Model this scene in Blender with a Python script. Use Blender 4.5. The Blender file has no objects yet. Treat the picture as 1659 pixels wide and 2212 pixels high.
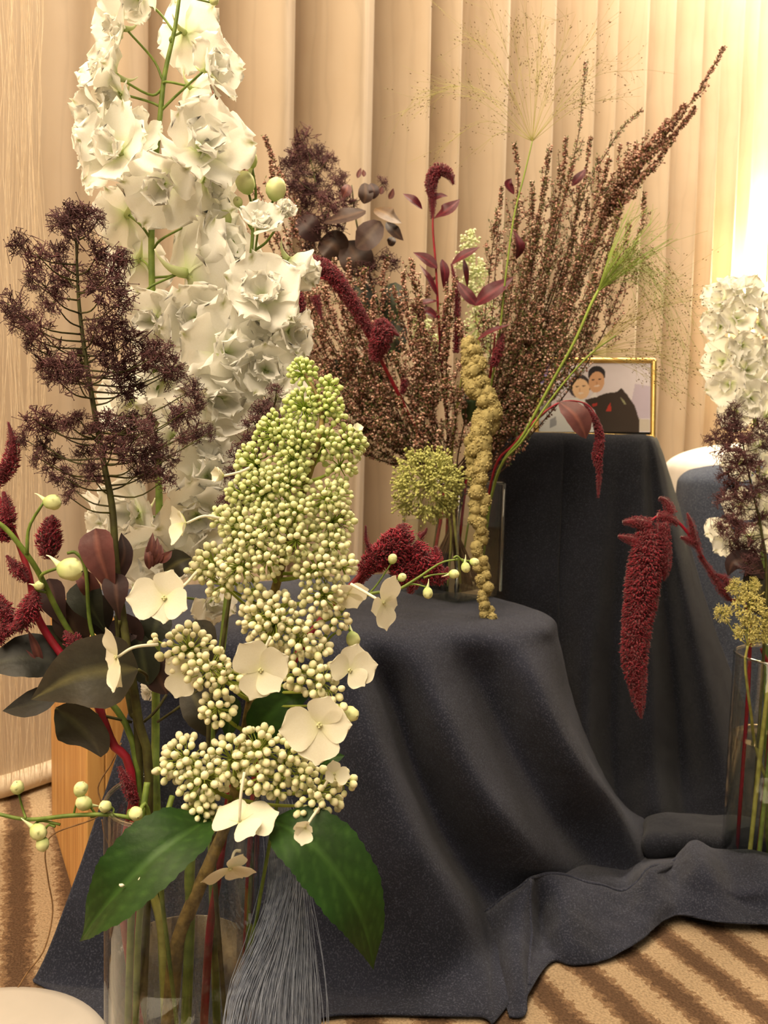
import bpy, math, random
import numpy as np
from mathutils import Vector, Matrix

random.seed(7)
rng = np.random.default_rng(7)
SC = bpy.context.scene
COL = SC.collection

# ------------------------------------------------------------------ camera
FPX = 1900.0
PITCH, ROLL, CAMZ = math.radians(5.0), 0.025, 0.51
CPOS = np.array([0.0, 0.0, CAMZ])
_F = np.array([0, math.cos(PITCH), -math.sin(PITCH)])
_U0 = np.array([0, math.sin(PITCH), math.cos(PITCH)])
_R0 = np.array([1.0, 0, 0])
RV = math.cos(ROLL) * _R0 + math.sin(ROLL) * _U0
UV = math.cos(ROLL) * _U0 - math.sin(ROLL) * _R0


def W(x, y, d):
    """a point that the photograph shows at (x, y), standing d metres away"""
    return CPOS + d * (_F + (x - 829.5) / FPX * RV + (1106 - y) / FPX * UV)


def G(x, y, z=0.0):
    r = _F + (x - 829.5) / FPX * RV + (1106 - y) / FPX * UV
    return CPOS + r * ((z - CAMZ) / r[2])


def D(a, b, c):
    v = a * RV + b * UV - c * _F
    return v / np.linalg.norm(v)


def px(p):
    q = np.asarray(p) - CPOS
    d = q @ _F
    return 829.5 + FPX * (q @ RV) / d, 1106 - FPX * (q @ UV) / d, d


cam = bpy.data.cameras.new('camera')
cam.sensor_fit = 'HORIZONTAL'
cam.sensor_width = 36
cam.lens = FPX / 1659 * 36
cam.clip_start = 0.02
cam.dof.use_dof = True
cam.dof.focus_distance = 0.66
cam.dof.aperture_fstop = 20
camo = bpy.data.objects.new('camera', cam)
COL.objects.link(camo)
M = Matrix.Identity(4)
for i in range(3):
    M[i][0], M[i][1], M[i][2], M[i][3] = RV[i], UV[i], -_F[i], CPOS[i]
camo.matrix_world = M
SC.camera = camo

# ------------------------------------------------------------------ light
w = bpy.data.worlds.new('room_light')
SC.world = w
w.use_nodes = True
w.node_tree.nodes['Background'].inputs[0].default_value = (1.0, 0.83, 0.62, 1)
w.node_tree.nodes['Background'].inputs[1].default_value = 0.16


def area(name, loc, target, size, power, col=(1, 0.80, 0.56), sy=None):
    l = bpy.data.lights.new(name, 'AREA')
    l.energy = power
    l.color = col
    l.size = size
    if sy:
        l.shape = 'RECTANGLE'
        l.size_y = sy
    o = bpy.data.objects.new(name, l)
    o.location = loc
    o.rotation_euler = (Vector(target) - Vector(loc)).to_track_quat('-Z', 'Y').to_euler()
    COL.objects.link(o)
    return o


area('flower_key_light', (-0.60, 0.05, 1.95), (-0.25, 0.75, 0.7), 1.7, 60)  # unseen key light, added to brighten the foreground flowers
area('overhead_fill', (1.0, 0.9, 2.6), (0.6, 1.7, 0.4), 0.7, 2)  # unseen weak fill from above, added without any fixture
area('curtain_fill', (0.98, 2.20, 2.6), (0.75, 2.35, 0.5), 2.4, 78, (1, 0.82, 0.60), 0.25)  # unseen strip light, added to brighten the curtain's top and folds
bpy.data.objects['curtain_fill'].rotation_euler = (math.radians(14), 0, math.radians(47.5))

SC.view_settings.view_transform = 'Standard'
SC.view_settings.look = 'None'
SC.view_settings.exposure = 0.6
SC.view_settings.gamma = 1.0
SC.view_settings.use_curve_mapping = False
SC.cycles.max_bounces = 5
SC.cycles.diffuse_bounces = 3
SC.cycles.glossy_bounces = 2
SC.cycles.transmission_bounces = 3
SC.cycles.transparent_max_bounces = 14
SC.cycles.caustics_reflective = False
SC.cycles.caustics_refractive = False
SC.cycles.use_adaptive_sampling = True
SC.cycles.adaptive_threshold = 0.04
SC.cycles.adaptive_min_samples = 12


# ------------------------------------------------------------------ materials
def S(r, g, b):
    def c(v):
        v /= 255
        return v / 12.92 if v <= .04045 else ((v + .055) / 1.055) ** 2.4
    return (c(r), c(g), c(b))


MATS = {}


def mat(name, col, col2=None, scale=60, rough=.6, transl=0.0, bump=0.0, bscale=200, attr=False, spec=.3,
        sheen=0.0, metal=0.0, rnd=0.0, emit=0):
    m = bpy.data.materials.new(name)
    m.use_nodes = True
    nt = m.node_tree
    N, L = nt.nodes, nt.links
    p = N['Principled BSDF']
    out = N['Material Output']
    tc = N.new('ShaderNodeTexCoord')
    no = N.new('ShaderNodeTexNoise')
    no.inputs['Scale'].default_value = scale
    no.inputs['Detail'].default_value = 4
    L.new(tc.outputs['Object'], no.inputs['Vector'])
    mx = N.new('ShaderNodeMix')
    mx.data_type = 'RGBA'
    c2 = col2 if col2 else tuple(c * .8 for c in col)
    mx.inputs[6].default_value = (*col, 1)
    mx.inputs[7].default_value = (*c2, 1)
    ramp = N.new('ShaderNodeMapRange')
    ramp.inputs[1].default_value = .35
    ramp.inputs[2].default_value = .65
    L.new(no.outputs['Fac'], ramp.inputs[0])
    L.new(ramp.outputs[0], mx.inputs[0])
    c = mx.outputs[2]
    if attr:
        at = N.new('ShaderNodeAttribute')
        at.attribute_name = 'Col'
        mm = N.new('ShaderNodeMix')
        mm.data_type = 'RGBA'
        mm.blend_type = 'MULTIPLY'
        mm.inputs[0].default_value = 1
        L.new(c, mm.inputs[6])
        L.new(at.outputs['Color'], mm.inputs[7])
        c = mm.outputs[2]
    if rnd:
        oi = N.new('ShaderNodeObjectInfo')
        mr = N.new('ShaderNodeMapRange')
        mr.inputs[3].default_value = 1 - rnd
        mr.inputs[4].default_value = 1 + rnd
        L.new(oi.outputs['Random'], mr.inputs[0])
        hs = N.new('ShaderNodeHueSaturation')
        L.new(c, hs.inputs['Color'])
        L.new(mr.outputs[0], hs.inputs['Value'])
        c = hs.outputs[0]
    L.new(c, p.inputs['Base Color'])
    p.inputs['Roughness'].default_value = rough
    p.inputs['Specular IOR Level'].default_value = spec
    p.inputs['Metallic'].default_value = metal
    if sheen:
        p.inputs['Sheen Weight'].default_value = sheen
        p.inputs['Sheen Roughness'].default_value = .5
    if emit:
        L.new(c, p.inputs['Emission Color'])
        p.inputs['Emission Strength'].default_value = emit
    if bump:
        nb = N.new('ShaderNodeTexNoise')
        nb.inputs['Scale'].default_value = bscale
        nb.inputs['Detail'].default_value = 3
        L.new(tc.outputs['Object'], nb.inputs['Vector'])
        b = N.new('ShaderNodeBump')
        b.inputs['Strength'].default_value = bump
        b.inputs['Distance'].default_value = .002
        L.new(nb.outputs['Fac'], b.inputs['Height'])
        L.new(b.outputs[0], p.inputs['Normal'])
    if transl:
        t = N.new('ShaderNodeBsdfTranslucent')
        L.new(c, t.inputs['Color'])
        ms = N.new('ShaderNodeMixShader')
        ms.inputs[0].default_value = transl
        L.new(p.outputs[0], ms.inputs[1])
        L.new(t.outputs[0], ms.inputs[2])
        L.new(ms.outputs[0], out.inputs[0])
    MATS[name] = m
    return m


mat('petal_white', (.93, .92, .86), (.90, .89, .81), 40, .75, .45, attr=True, spec=.15)
mat('floret_cream', (.85, .825, .68), (.82, .79, .63), 30, .6, .26, attr=True)
mat('stem_green', S(120, 140, 62), S(84, 104, 40), 90, .5, attr=False)
mat('stem_dark', S(84, 84, 42), S(62, 56, 32), 120, .55)
mat('stem_pale', S(170, 170, 92), S(138, 134, 66), 90, .5)
mat('stem_brown', S(150, 128, 74), S(98, 82, 48), 160, .6, bump=.3, bscale=300)
mat('stem_red', S(150, 24, 48), S(120, 36, 36), 80, .5)
mat('bud_green', (1, 1, 1), (.86, .86, .82), 300, .55, attr=True, spec=.25)
mat('stalk_green', S(160, 172, 84), S(140, 150, 70), 90, .55, attr=True)
mat('leaf_green', S(37, 66, 22), S(30, 55, 18), 60, .5, .12, attr=True, bump=.12, bscale=240, spec=.25)
mat('leaf_dark', (1, 1, 1), (.72, .72, .74), 90, .5, .06, attr=True, bump=.2, bscale=160, spec=.35)
mat('smoke_purple', S(104, 66, 68), S(74, 46, 48), 4, .75, rnd=.3)
mat('amaranth_red', S(140, 10, 42), S(106, 6, 30), 120, .75, attr=True, sheen=.25)
mat('amaranth_gold', S(178, 164, 112), S(146, 132, 84), 180, .8, attr=True)
mat('heather_flower', (1, 1, 1), (.8, .8, .8), 300, .7, attr=True)
mat('heather_needle', S(104, 114, 58), S(78, 88, 46), 120, .6, attr=True)
mat('heather_wood', S(92, 66, 46), S(66, 46, 34), 120, .7)
mat('grass_hair', S(172, 166, 92), S(140, 132, 70), 30, .6)
mat('grass_green', S(140, 160, 72), S(120, 140, 60), 30, .6)
mat('grass_seed', S(120, 96, 52), S(90, 70, 38), 200, .7)
mat('umbel_green', S(194, 196, 124), S(170, 172, 96), 200, .7)
mat('umbel_cream', S(222, 214, 138), S(196, 186, 110), 200, .7)
mat('gold', (.80, .56, .20), (.70, .46, .14), 100, .28, metal=1.0)
mat('black_backing', S(34, 30, 28), None, 60, .6)
mat('photo_print', (1, 1, 1), (.97, .97, .97), 60, .35, attr=True)
mat('twine', S(128, 96, 62), S(98, 72, 46), 200, .85)
mat('white_plastic', S(178, 172, 164), S(170, 164, 156), 12, .45)
mat('white_cotton', S(240, 236, 230), S(230, 226, 218), 20, .85, sheen=.2)
mat('fringe_thread', S(150, 158, 174), S(120, 128, 146), 200, .7)
mat('wall_paint', S(236, 206, 160), S(230, 198, 150), 5, .8)
mat('wood_trim', S(206, 150, 96), S(190, 132, 80), 10, .55)
mat('lamp_metal', S(190, 180, 160), None, 30, .3, metal=1)
mat('lamp_glass', (1, .93, .68), (1, .93, .68), 5, .4, emit=14)
mat('sheer_thread', S(238, 222, 196), S(226, 206, 176), 100, .45, .3)


def cloth_mat(name, c1, c2, sc):
    m = mat(name, c1, c2, 14, .9, sheen=.08, spec=.12)
    nt = m.node_tree
    N, L = nt.nodes, nt.links
    p = N['Principled BSDF']
    uv = N.new('ShaderNodeTexCoord')
    sep = N.new('ShaderNodeMapping')
    sep.inputs['Scale'].default_value = (sc, sc, sc)
    L.new(uv.outputs['UV'], sep.inputs[0])
    w1 = N.new('ShaderNodeTexWave')
    w1.bands_direction = 'X'
    w1.inputs['Scale'].default_value = 60
    w1.inputs['Distortion'].default_value = 1.5
    w1.inputs['Detail'].default_value = 2
    w2 = N.new('ShaderNodeTexWave')
    w2.bands_direction = 'Y'
    w2.inputs['Scale'].default_value = 60
    w2.inputs['Distortion'].default_value = 1.5
    L.new(sep.outputs[0], w1.inputs[0])
    L.new(sep.outputs[0], w2.inputs[0])
    mu = N.new('ShaderNodeMath')
    mu.operation = 'MULTIPLY'
    L.new(w1.outputs['Fac'], mu.inputs[0])
    L.new(w2.outputs['Fac'], mu.inputs[1])
    nz = N.new('ShaderNodeTexNoise')
    nz.inputs['Scale'].default_value = 620
    nz.inputs['Detail'].default_value = 1
    L.new(uv.outputs['Object'], nz.inputs['Vector'])
    ad = N.new('ShaderNodeMath')
    ad.operation = 'ADD'
    L.new(mu.outputs[0], ad.inputs[0])
    L.new(nz.outputs['Fac'], ad.inputs[1])
    b = N.new('ShaderNodeBump')
    b.inputs['Strength'].default_value = .5
    b.inputs['Distance'].default_value = .0012
    L.new(ad.outputs[0], b.inputs['Height'])
    L.new(b.outputs[0], p.inputs['Normal'])
    # lighter yarn flecks
    src = p.inputs['Base Color'].links[0].from_socket
    mx = N.new('ShaderNodeMix')
    mx.data_type = 'RGBA'
    mr = N.new('ShaderNodeMapRange')
    mr.inputs[1].default_value = .50
    mr.inputs[2].default_value = .78
    L.new(nz.outputs['Fac'], mr.inputs[0])
    L.new(mr.outputs[0], mx.inputs[0])
    L.new(src, mx.inputs[6])
    mx.inputs[7].default_value = (c1[0] * 2.6, c1[1] * 2.5, c1[2] * 2.2, 1)
    L.new(mx.outputs[2], p.inputs['Base Color'])
    return m


cloth_mat('navy_cloth', S(43, 46, 60), S(34, 37, 49), 7)
cloth_mat('navy_cloth_shaded', S(27, 29, 38), S(21, 23, 30), 7)  # navy cloth with the tall stand's shade put into its colour
cloth_mat('slate_cloth', S(78, 86, 104), S(66, 73, 90), 7)


def glass_mat(name, tint, f0=.04, gain=.9):
    """clear sheet: reflection that grows towards grazing angles over what lies behind it"""
    m = bpy.data.materials.new(name)
    m.use_nodes = True
    N, L = m.node_tree.nodes, m.node_tree.links
    N.remove(N['Principled BSDF'])
    lw = N.new('ShaderNodeLayerWeight')
    lw.inputs[0].default_value = .5
    pw_ = N.new('ShaderNodeMath')
    pw_.operation = 'POWER'
    pw_.inputs[1].default_value = 5
    L.new(lw.outputs['Facing'], pw_.inputs[0])
    ma = N.new('ShaderNodeMath')
    ma.operation = 'MULTIPLY_ADD'
    ma.inputs[1].default_value = gain
    ma.inputs[2].default_value = f0
    L.new(pw_.outputs[0], ma.inputs[0])
    tr = N.new('ShaderNodeBsdfTransparent')
    tr.inputs[0].default_value = (*tint, 1)
    gl = N.new('ShaderNodeBsdfGlossy')
    gl.inputs['Roughness'].default_value = .03
    ms = N.new('ShaderNodeMixShader')
    L.new(ma.outputs[0], ms.inputs[0])
    L.new(tr.outputs[0], ms.inputs[1])
    L.new(gl.outputs[0], ms.inputs[2])
    L.new(ms.outputs[0], N['Material Output'].inputs[0])
    MATS[name] = m
    return m


glass_mat('clear_glass', (.95, .96, .95), .035, .8)
glass_mat('water', (.93, .94, .90), .025, .6)
glass_mat('glass_edge', (.80, .84, .82), .22, .7)


def wood_mat():
    m = mat('pine_wood', S(206, 156, 92), S(190, 138, 76), 3, .5)
    N, L = m.node_tree.nodes, m.node_tree.links
    p = N['Principled BSDF']
    tc = N.new('ShaderNodeTexCoord')
    mp = N.new('ShaderNodeMapping')
    mp.inputs['Scale'].default_value = (30, 30, 2.0)
    L.new(tc.outputs['Object'], mp.inputs[0])
    n = N.new('ShaderNodeTexNoise')
    n.inputs['Scale'].default_value = 3
    n.inputs['Detail'].default_value = 5
    n.inputs['Distortion'].default_value = .6
    L.new(mp.outputs[0], n.inputs[0])
    cr = N.new('ShaderNodeValToRGB')
    cr.color_ramp.elements[0].position = .3
    cr.color_ramp.elements[0].color = (*S(176, 120, 62), 1)
    cr.color_ramp.elements[1].position = .68
    cr.color_ramp.elements[1].color = (*S(214, 166, 100), 1)
    L.new(n.outputs[0], cr.inputs[0])
    L.new(cr.outputs[0], p.inputs['Base Color'])


wood_mat()


def carpet_mat():
    m = mat('carpet', S(150, 120, 88), None, 40, .95, spec=.05)
    N, L = m.node_tree.nodes, m.node_tree.links
    p = N['Principled BSDF']
    tc = N.new('ShaderNodeTexCoord')
    a, b = G(1437, 2006), G(1659, 2177)
    ang = math.atan2(b[1] - a[1], b[0] - a[0])
    mp = N.new('ShaderNodeMapping')
    mp.inputs['Rotation'].default_value = (0, 0, -ang)
    L.new(tc.outputs['Object'], mp.inputs[0])
    sx = N.new('ShaderNodeSeparateXYZ')
    L.new(mp.outputs[0], sx.inputs[0])
    # ragged edges
    n1 = N.new('ShaderNodeTexNoise')
    n1.inputs['Scale'].default_value = 150
    n1.inputs['Detail'].default_value = 5
    n1.inputs['Roughness'].default_value = .7
    L.new(tc.outputs['Object'], n1.inputs[0])
    mr = N.new('ShaderNodeMapRange')
    mr.inputs[3].default_value = -.016
    mr.inputs[4].default_value = .016
    L.new(n1.outputs[0], mr.inputs[0])
    ad = N.new('ShaderNodeMath')
    L.new(sx.outputs[1], ad.inputs[0])
    L.new(mr.outputs[0], ad.inputs[1])
    # irregular bands: 1D noise over the across coordinate
    cb = N.new('ShaderNodeCombineXYZ')
    L.new(ad.outputs[0], cb.inputs[0])
    mul = N.new('ShaderNodeMath')
    mul.operation = 'MULTIPLY'
    mul.inputs[1].default_value = .7
    L.new(sx.outputs[0], mul.inputs[0])
    L.new(mul.outputs[0], cb.inputs[1])
    wv = N.new('ShaderNodeTexWave')
    wv.inputs['Scale'].default_value = 5.6
    wv.inputs['Distortion'].default_value = .6
    wv.inputs['Detail'].default_value = 1
    L.new(cb.outputs[0], wv.inputs[0])
    n2 = N.new('ShaderNodeTexNoise')
    n2.inputs['Scale'].default_value = 42
    n2.inputs['Detail'].default_value = 6
    n2.inputs['Roughness'].default_value = .75
    L.new(tc.outputs['Object'], n2.inputs[0])
    ad2 = N.new('ShaderNodeMath')
    ad2.operation = 'MULTIPLY_ADD'
    ad2.inputs[1].default_value = .75
    L.new(n2.outputs[0], ad2.inputs[0])
    L.new(wv.outputs[1], ad2.inputs[2])
    cr = N.new('ShaderNodeValToRGB')
    e = cr.color_ramp.elements
    e[0].position = .56
    e[0].color = (*S(90, 70, 54), 1)
    e[1].position = .68
    e[1].color = (*S(118, 94, 72), 1)
    e.new(1.08 * .9).color = (*S(128, 104, 80), 1)
    e.new(.999).color = (*S(160, 139, 112), 1)
    L.new(ad2.outputs[0], cr.inputs[0])
    # pile speckle
    n3 = N.new('ShaderNodeTexNoise')
    n3.inputs['Scale'].default_value = 420
    n3.inputs['Detail'].default_value = 2
    L.new(tc.outputs['Object'], n3.inputs[0])
    m3 = N.new('ShaderNodeMapRange')
    m3.inputs[1].default_value = .3
    m3.inputs[2].default_value = .7
    m3.inputs[3].default_value = .72
    m3.inputs[4].default_value = 1.2
    L.new(n3.outputs[0], m3.inputs[0])
    hs = N.new('ShaderNodeHueSaturation')
    L.new(cr.outputs[0], hs.inputs['Color'])
    L.new(m3.outputs[0], hs.inputs['Value'])
    L.new(hs.outputs[0], p.inputs['Base Color'])
    bp = N.new('ShaderNodeBump')
    bp.inputs['Strength'].default_value = .7
    bp.inputs['Distance'].default_value = .003
    L.new(n3.outputs[0], bp.inputs['Height'])
    L.new(bp.outputs[0], p.inputs['Normal'])


carpet_mat()


def curtain_mat():
    m = mat('curtain_fabric', S(206, 188, 164), S(199, 179, 153), 6, .7, .25, sheen=.15)
    N, L = m.node_tree.nodes, m.node_tree.links
    p = N['Principled BSDF']
    tc = N.new('ShaderNodeTexCoord')
    mp = N.new('ShaderNodeMapping')
    mp.inputs['Scale'].default_value = (1, .22, 1)
    L.new(tc.outputs['UV'], mp.inputs[0])
    wv = N.new('ShaderNodeTexWave')
    wv.inputs['Scale'].default_value = 9
    wv.inputs['Distortion'].default_value = 9
    wv.inputs['Detail'].default_value = 3
    wv.inputs['Detail Scale'].default_value = 1.2
    L.new(mp.outputs[0], wv.inputs[0])
    b = N.new('ShaderNodeBump')
    b.inputs['Strength'].default_value = .22
    b.inputs['Distance'].default_value = .003
    L.new(wv.outputs[1], b.inputs['Height'])
    L.new(b.outputs[0], p.inputs['Normal'])
    src = p.inputs['Base Color'].links[0].from_socket
    cr = N.new('ShaderNodeMapRange')
    cr.inputs[1].default_value = .0
    cr.inputs[2].default_value = .12
    cr.inputs[3].default_value = .93
    cr.inputs[4].default_value = 1.0
    L.new(wv.outputs[1], cr.inputs[0])
    hs = N.new('ShaderNodeHueSaturation')
    L.new(src, hs.inputs['Color'])
    L.new(cr.outputs[0], hs.inputs['Value'])
    L.new(hs.outputs[0], p.inputs['Base Color'])


curtain_mat()

# ------------------------------------------------------------------ mesh helpers
WM = {}


def link(o, parent=None, world=None):
    COL.objects.link(o)
    world = world if world is not None else Matrix.Identity(4)
    WM[o.name] = world.copy()
    if parent is not None:
        o.parent = parent
        o.matrix_local = WM[parent.name].inverted() @ world
    else:
        o.matrix_world = world
    return o


def tag(o, label=None, cat=None, group=None, kind=None):
    if label:
        o['label'] = label
    if cat:
        o['category'] = cat
    if group:
        o['group'] = group
    if kind:
        o['kind'] = kind
    return o


def thing(name, loc, label, cat, group=None):
    o = bpy.data.objects.new(name, None)
    o.empty_display_size = .02
    link(o, None, Matrix.Translation(Vector(loc)))
    return tag(o, label, cat, group)


class MB:
    def __init__(self):
        self.v, self.c, self.fs, self.n, self.uv = [], [], [], 0, []

    def add(self, v, faces, col=None, uv=None):
        v = np.asarray(v, float).reshape(-1, 3)
        for f in faces if isinstance(faces, list) else [faces]:
            self.fs.append(np.asarray(f, np.int64) + self.n)
        self.v.append(v)
        if col is None:
            col = np.ones((len(v), 3))
        else:
            col = np.broadcast_to(np.asarray(col, float), (len(v), 3))
        self.c.append(col)
        self.uv.append(np.zeros((len(v), 2)) if uv is None else np.asarray(uv, float).reshape(-1, 2))
        self.n += len(v)

    def mesh(self, name, mat_, smooth=True, origin=(0, 0, 0)):
        me = bpy.data.meshes.new(name)
        if self.n:
            v = np.concatenate(self.v) - np.asarray(origin)
            me.vertices.add(len(v))
            me.vertices.foreach_set('co', v.ravel())
            lt = np.concatenate([np.full(len(f), f.shape[1]) for f in self.fs])
            li = np.concatenate([f.ravel() for f in self.fs])
            me.loops.add(len(li))
            me.loops.foreach_set('vertex_index', li)
            me.polygons.add(len(lt))
            me.polygons.foreach_set('loop_start', np.concatenate([[0], np.cumsum(lt)[:-1]]))
            me.polygons.foreach_set('loop_total', lt)
            me.polygons.foreach_set('use_smooth', np.full(len(lt), smooth))
            ca = me.color_attributes.new('Col', 'FLOAT_COLOR', 'POINT')
            c = np.ones((len(v), 4))
            c[:, :3] = np.concatenate(self.c)
            ca.data.foreach_set('color', c.ravel())
            uvl = me.uv_layers.new(name='UVMap')
            uv = np.concatenate(self.uv)
            uvl.data.foreach_set('uv', uv[li].ravel())
            me.update(calc_edges=True)
        me.materials.append(MATS[mat_])
        return me

    def build(self, name, mat_, parent=None, smooth=True, origin=None):
        if origin is None:
            origin = WM[parent.name].translation if parent is not None else np.concatenate(self.v).mean(0)
        origin = np.asarray(origin)
        me = self.mesh(name, mat_, smooth, origin)
        o = bpy.data.objects.new(name, me)
        return link(o, parent, Matrix.Translation(Vector(origin)))


def spline(pts, n):
    """Catmull-Rom through the rows of pts, n samples"""
    P = np.asarray(pts, float)
    if len(P) == 2:
        t = np.linspace(0, 1, n)[:, None]
        return P[0] * (1 - t) + P[1] * t
    P = np.vstack([2 * P[0] - P[1], P, 2 * P[-1] - P[-2]])
    k = len(P) - 3
    t = np.linspace(0, k - 1e-9, n)
    i = t.astype(int)
    u = (t - i)[:, None]
    a, b, c, d = P[i], P[i + 1], P[i + 2], P[i + 3]
    return .5 * (2 * b + (c - a) * u + (2 * a - 5 * b + 4 * c - d) * u * u + (3 * b - a - 3 * c + d) * u ** 3)


def tubes(mb, P, R, n=5, col=None, cap=True):
    """P (N,K,3) centre lines, R (N,K) radii; col (N,3) or (N,K,3)"""
    P = np.asarray(P, float)
    R = np.asarray(R, float)
    if P.ndim == 2:
        P, R = P[None], R[None]
        if col is not None:
            col = np.asarray(col, float)
            col = col[None]
    N, K = P.shape[:2]
    R = np.broadcast_to(R, (N, K))
    T = np.gradient(P, axis=1)
    T /= np.linalg.norm(T, axis=2, keepdims=True) + 1e-12
    mean = T.mean(1)
    ref = np.where(np.abs(mean[:, 2:3]) > .8 * np.linalg.norm(mean, axis=1, keepdims=True), [[0.31, .95, 0.05]], [[0.05, .1, 1.0]])
    A = np.cross(T, ref[:, None, :])
    A /= np.linalg.norm(A, axis=2, keepdims=True) + 1e-9
    B = np.cross(T, A)
    th = np.arange(n) * 2 * math.pi / n
    V = P[:, :, None, :] + R[:, :, None, None] * (A[:, :, None, :] * np.cos(th)[None, None, :, None] + B[:, :, None, :] * np.sin(th)[None, None, :, None])
    base = (np.arange(N) * K * n)[:, None, None]
    k = np.arange(K - 1)[None, :, None] * n
    j = np.arange(n)[None, None, :]
    j2 = (j + 1) % n
    F = np.stack(np.broadcast_arrays(base + k + j, base + k + n + j, base + k + n + j2, base + k + j2), -1).reshape(-1, 4)
    fs = [F]
    if cap and n >= 3:
        b0 = (np.arange(N) * K * n)[:, None]
        fs.append(b0 + np.arange(n)[None])
        fs.append(b0 + (K - 1) * n + np.arange(n)[None, ::-1])
    c = None
    if col is not None:
        col = np.asarray(col, float)
        if col.ndim == 2:
            col = col[:, None, :]
        c = np.broadcast_to(col[:, :, None, :], (N, K, n, 3)).reshape(-1, 3)
    mb.add(V.reshape(-1, 3), fs, c)


def tube_px(mb, pts, n=7, k=None, col=None):
    """pts rows (x, y, d, radius_mm)"""
    s = spline(pts, k or max(6, 6 * (len(pts) - 1)))
    P = np.array([W(a[0], a[1], a[2]) for a in s])
    tubes(mb, P, s[:, 3] / 1000, n, col)
    return P


def path_px(pts, k):
    s = spline(pts, k)
    return np.array([W(a[0], a[1], a[2]) for a in s])


def sphere_t(nu=6, nv=4, bulge=0.0):
    v = [(0, 0, -1)]
    for i in range(1, nv):
        a = -math.pi / 2 + math.pi * i / nv
        for j in range(nu):
            b = 2 * math.pi * j / nu
            v.append((math.cos(a) * math.cos(b), math.cos(a) * math.sin(b), math.sin(a)))
    v.append((0, 0, 1))
    f3, f4 = [], []
    for j in range(nu):
        f3.append((0, 1 + (j + 1) % nu, 1 + j))
        o = 1 + (nv - 2) * nu
        f3.append((len(v) - 1, o + j, o + (j + 1) % nu))
    for i in range(nv - 2):
        for j in range(nu):
            a = 1 + i * nu
            f4.append((a + j, a + (j + 1) % nu, a + nu + (j + 1) % nu, a + nu + j))
    return np.array(v, float), [np.array(f3), np.array(f4).reshape(-1, 4)] if f4 else [np.array(f3)]


OCTA = (np.array([(0, 0, -1), (1, 0, 0), (0, 1, 0), (-1, 0, 0), (0, -1, 0), (0, 0, 1)], float),
        [np.array([(0, 2, 1), (0, 3, 2), (0, 4, 3), (0, 1, 4), (5, 1, 2), (5, 2, 3), (5, 3, 4), (5, 4, 1)])])


def frames(z, roll=None):
    """(N,3) directions -> (N,3,3) matrices whose columns are x, y, z"""
    z = np.asarray(z, float).reshape(-1, 3)
    z = z / (np.linalg.norm(z, axis=1, keepdims=True) + 1e-12)
    ref = np.where(np.abs(z[:, 2:3]) > .9, [[1.0, 0, 0]], [[0, 0, 1.0]])
    x = np.cross(ref, z)
    x /= np.linalg.norm(x, axis=1, keepdims=True)
    y = np.cross(z, x)
    if roll is not None:
        c, s = np.cos(roll)[:, None], np.sin(roll)[:, None]
        x, y = x * c + y * s, y * c - x * s
    return np.stack([x, y, z], -1)


def scatter(mb, tmpl, pos, dirs, scale, col=None, roll=None):
    """copies of a small template; scale (N,3)"""
    tv, tf = tmpl
    pos = np.asarray(pos, float).reshape(-1, 3)
    N = len(pos)
    if N == 0:
        return
    Fm = frames(np.broadcast_to(dirs, (N, 3)), roll)
    sc = np.broadcast_to(np.asarray(scale, float).reshape(-1, 3) if np.ndim(scale) else np.full((1, 3), scale), (N, 3))
    V = np.einsum('nij,nkj->nki', Fm, tv[None] * sc[:, None, :]) + pos[:, None, :]
    off = (np.arange(N) * len(tv))[:, None, None]
    fs = [(f[None] + off).reshape(-1, f.shape[1]) for f in tf]
    c = None
    if col is not None:
        c = np.broadcast_to(np.asarray(col, float).reshape(-1, 1, 3), (N, len(tv), 3)).reshape(-1, 3)
    mb.add(V.reshape(-1, 3), fs, c)


def grid_faces(nu, nv):
    i, j = np.meshgrid(np.arange(nu - 1), np.arange(nv - 1), indexing='ij')
    a = i * nv + j
    return np.stack([a, a + nv, a + nv + 1, a + 1], -1).reshape(-1, 4)


def box(mb, c, s, col=None):
    v = np.array([(x, y, z) for x in (-.5, .5) for y in (-.5, .5) for z in (-.5, .5)]) * s + c
    mb.add(v, np.array([(0, 1, 3, 2), (4, 6, 7, 5), (0, 4, 5, 1), (2, 3, 7, 6), (0, 2, 6, 4), (1, 5, 7, 3)]), col)


def lathe(mb, prof, centre, n=48, col=None):
    prof = np.asarray(prof, float)
    th = np.arange(n) * 2 * math.pi / n
    V = np.stack([prof[:, 0:1] * np.cos(th), prof[:, 0:1] * np.sin(th), np.broadcast_to(prof[:, 1:2], (len(prof), n))], -1)
    V = V + np.asarray(centre)
    k = np.arange(len(prof) - 1)[:, None] * n
    j = np.arange(n)[None]
    F = np.stack(np.broadcast_arrays(k + j, k + (j + 1) % n, k + n + (j + 1) % n, k + n + j), -1).reshape(-1, 4)
    mb.add(V.reshape(-1, 3), F, col)


def bicubic(ctrl, nu, nv):
    """ctrl (A,B,3) -> (nu,nv,3)"""
    A = np.stack([spline(ctrl[i], nv) for i in range(ctrl.shape[0])])
    return np.stack([spline(A[:, j], nu) for j in range(nv)], 1)


def vnoise(P, freq, seed=0):
    """cheap smooth noise for an (N,3) array"""
    r = np.random.default_rng(seed)
    out = np.zeros(len(P))
    for k in range(6):
        d = r.normal(size=3)
        d /= np.linalg.norm(d)
        out += np.sin(P @ d * freq * (0.7 + .25 * k) + r.uniform(0, 6.28)) / 6
    return out


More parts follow.
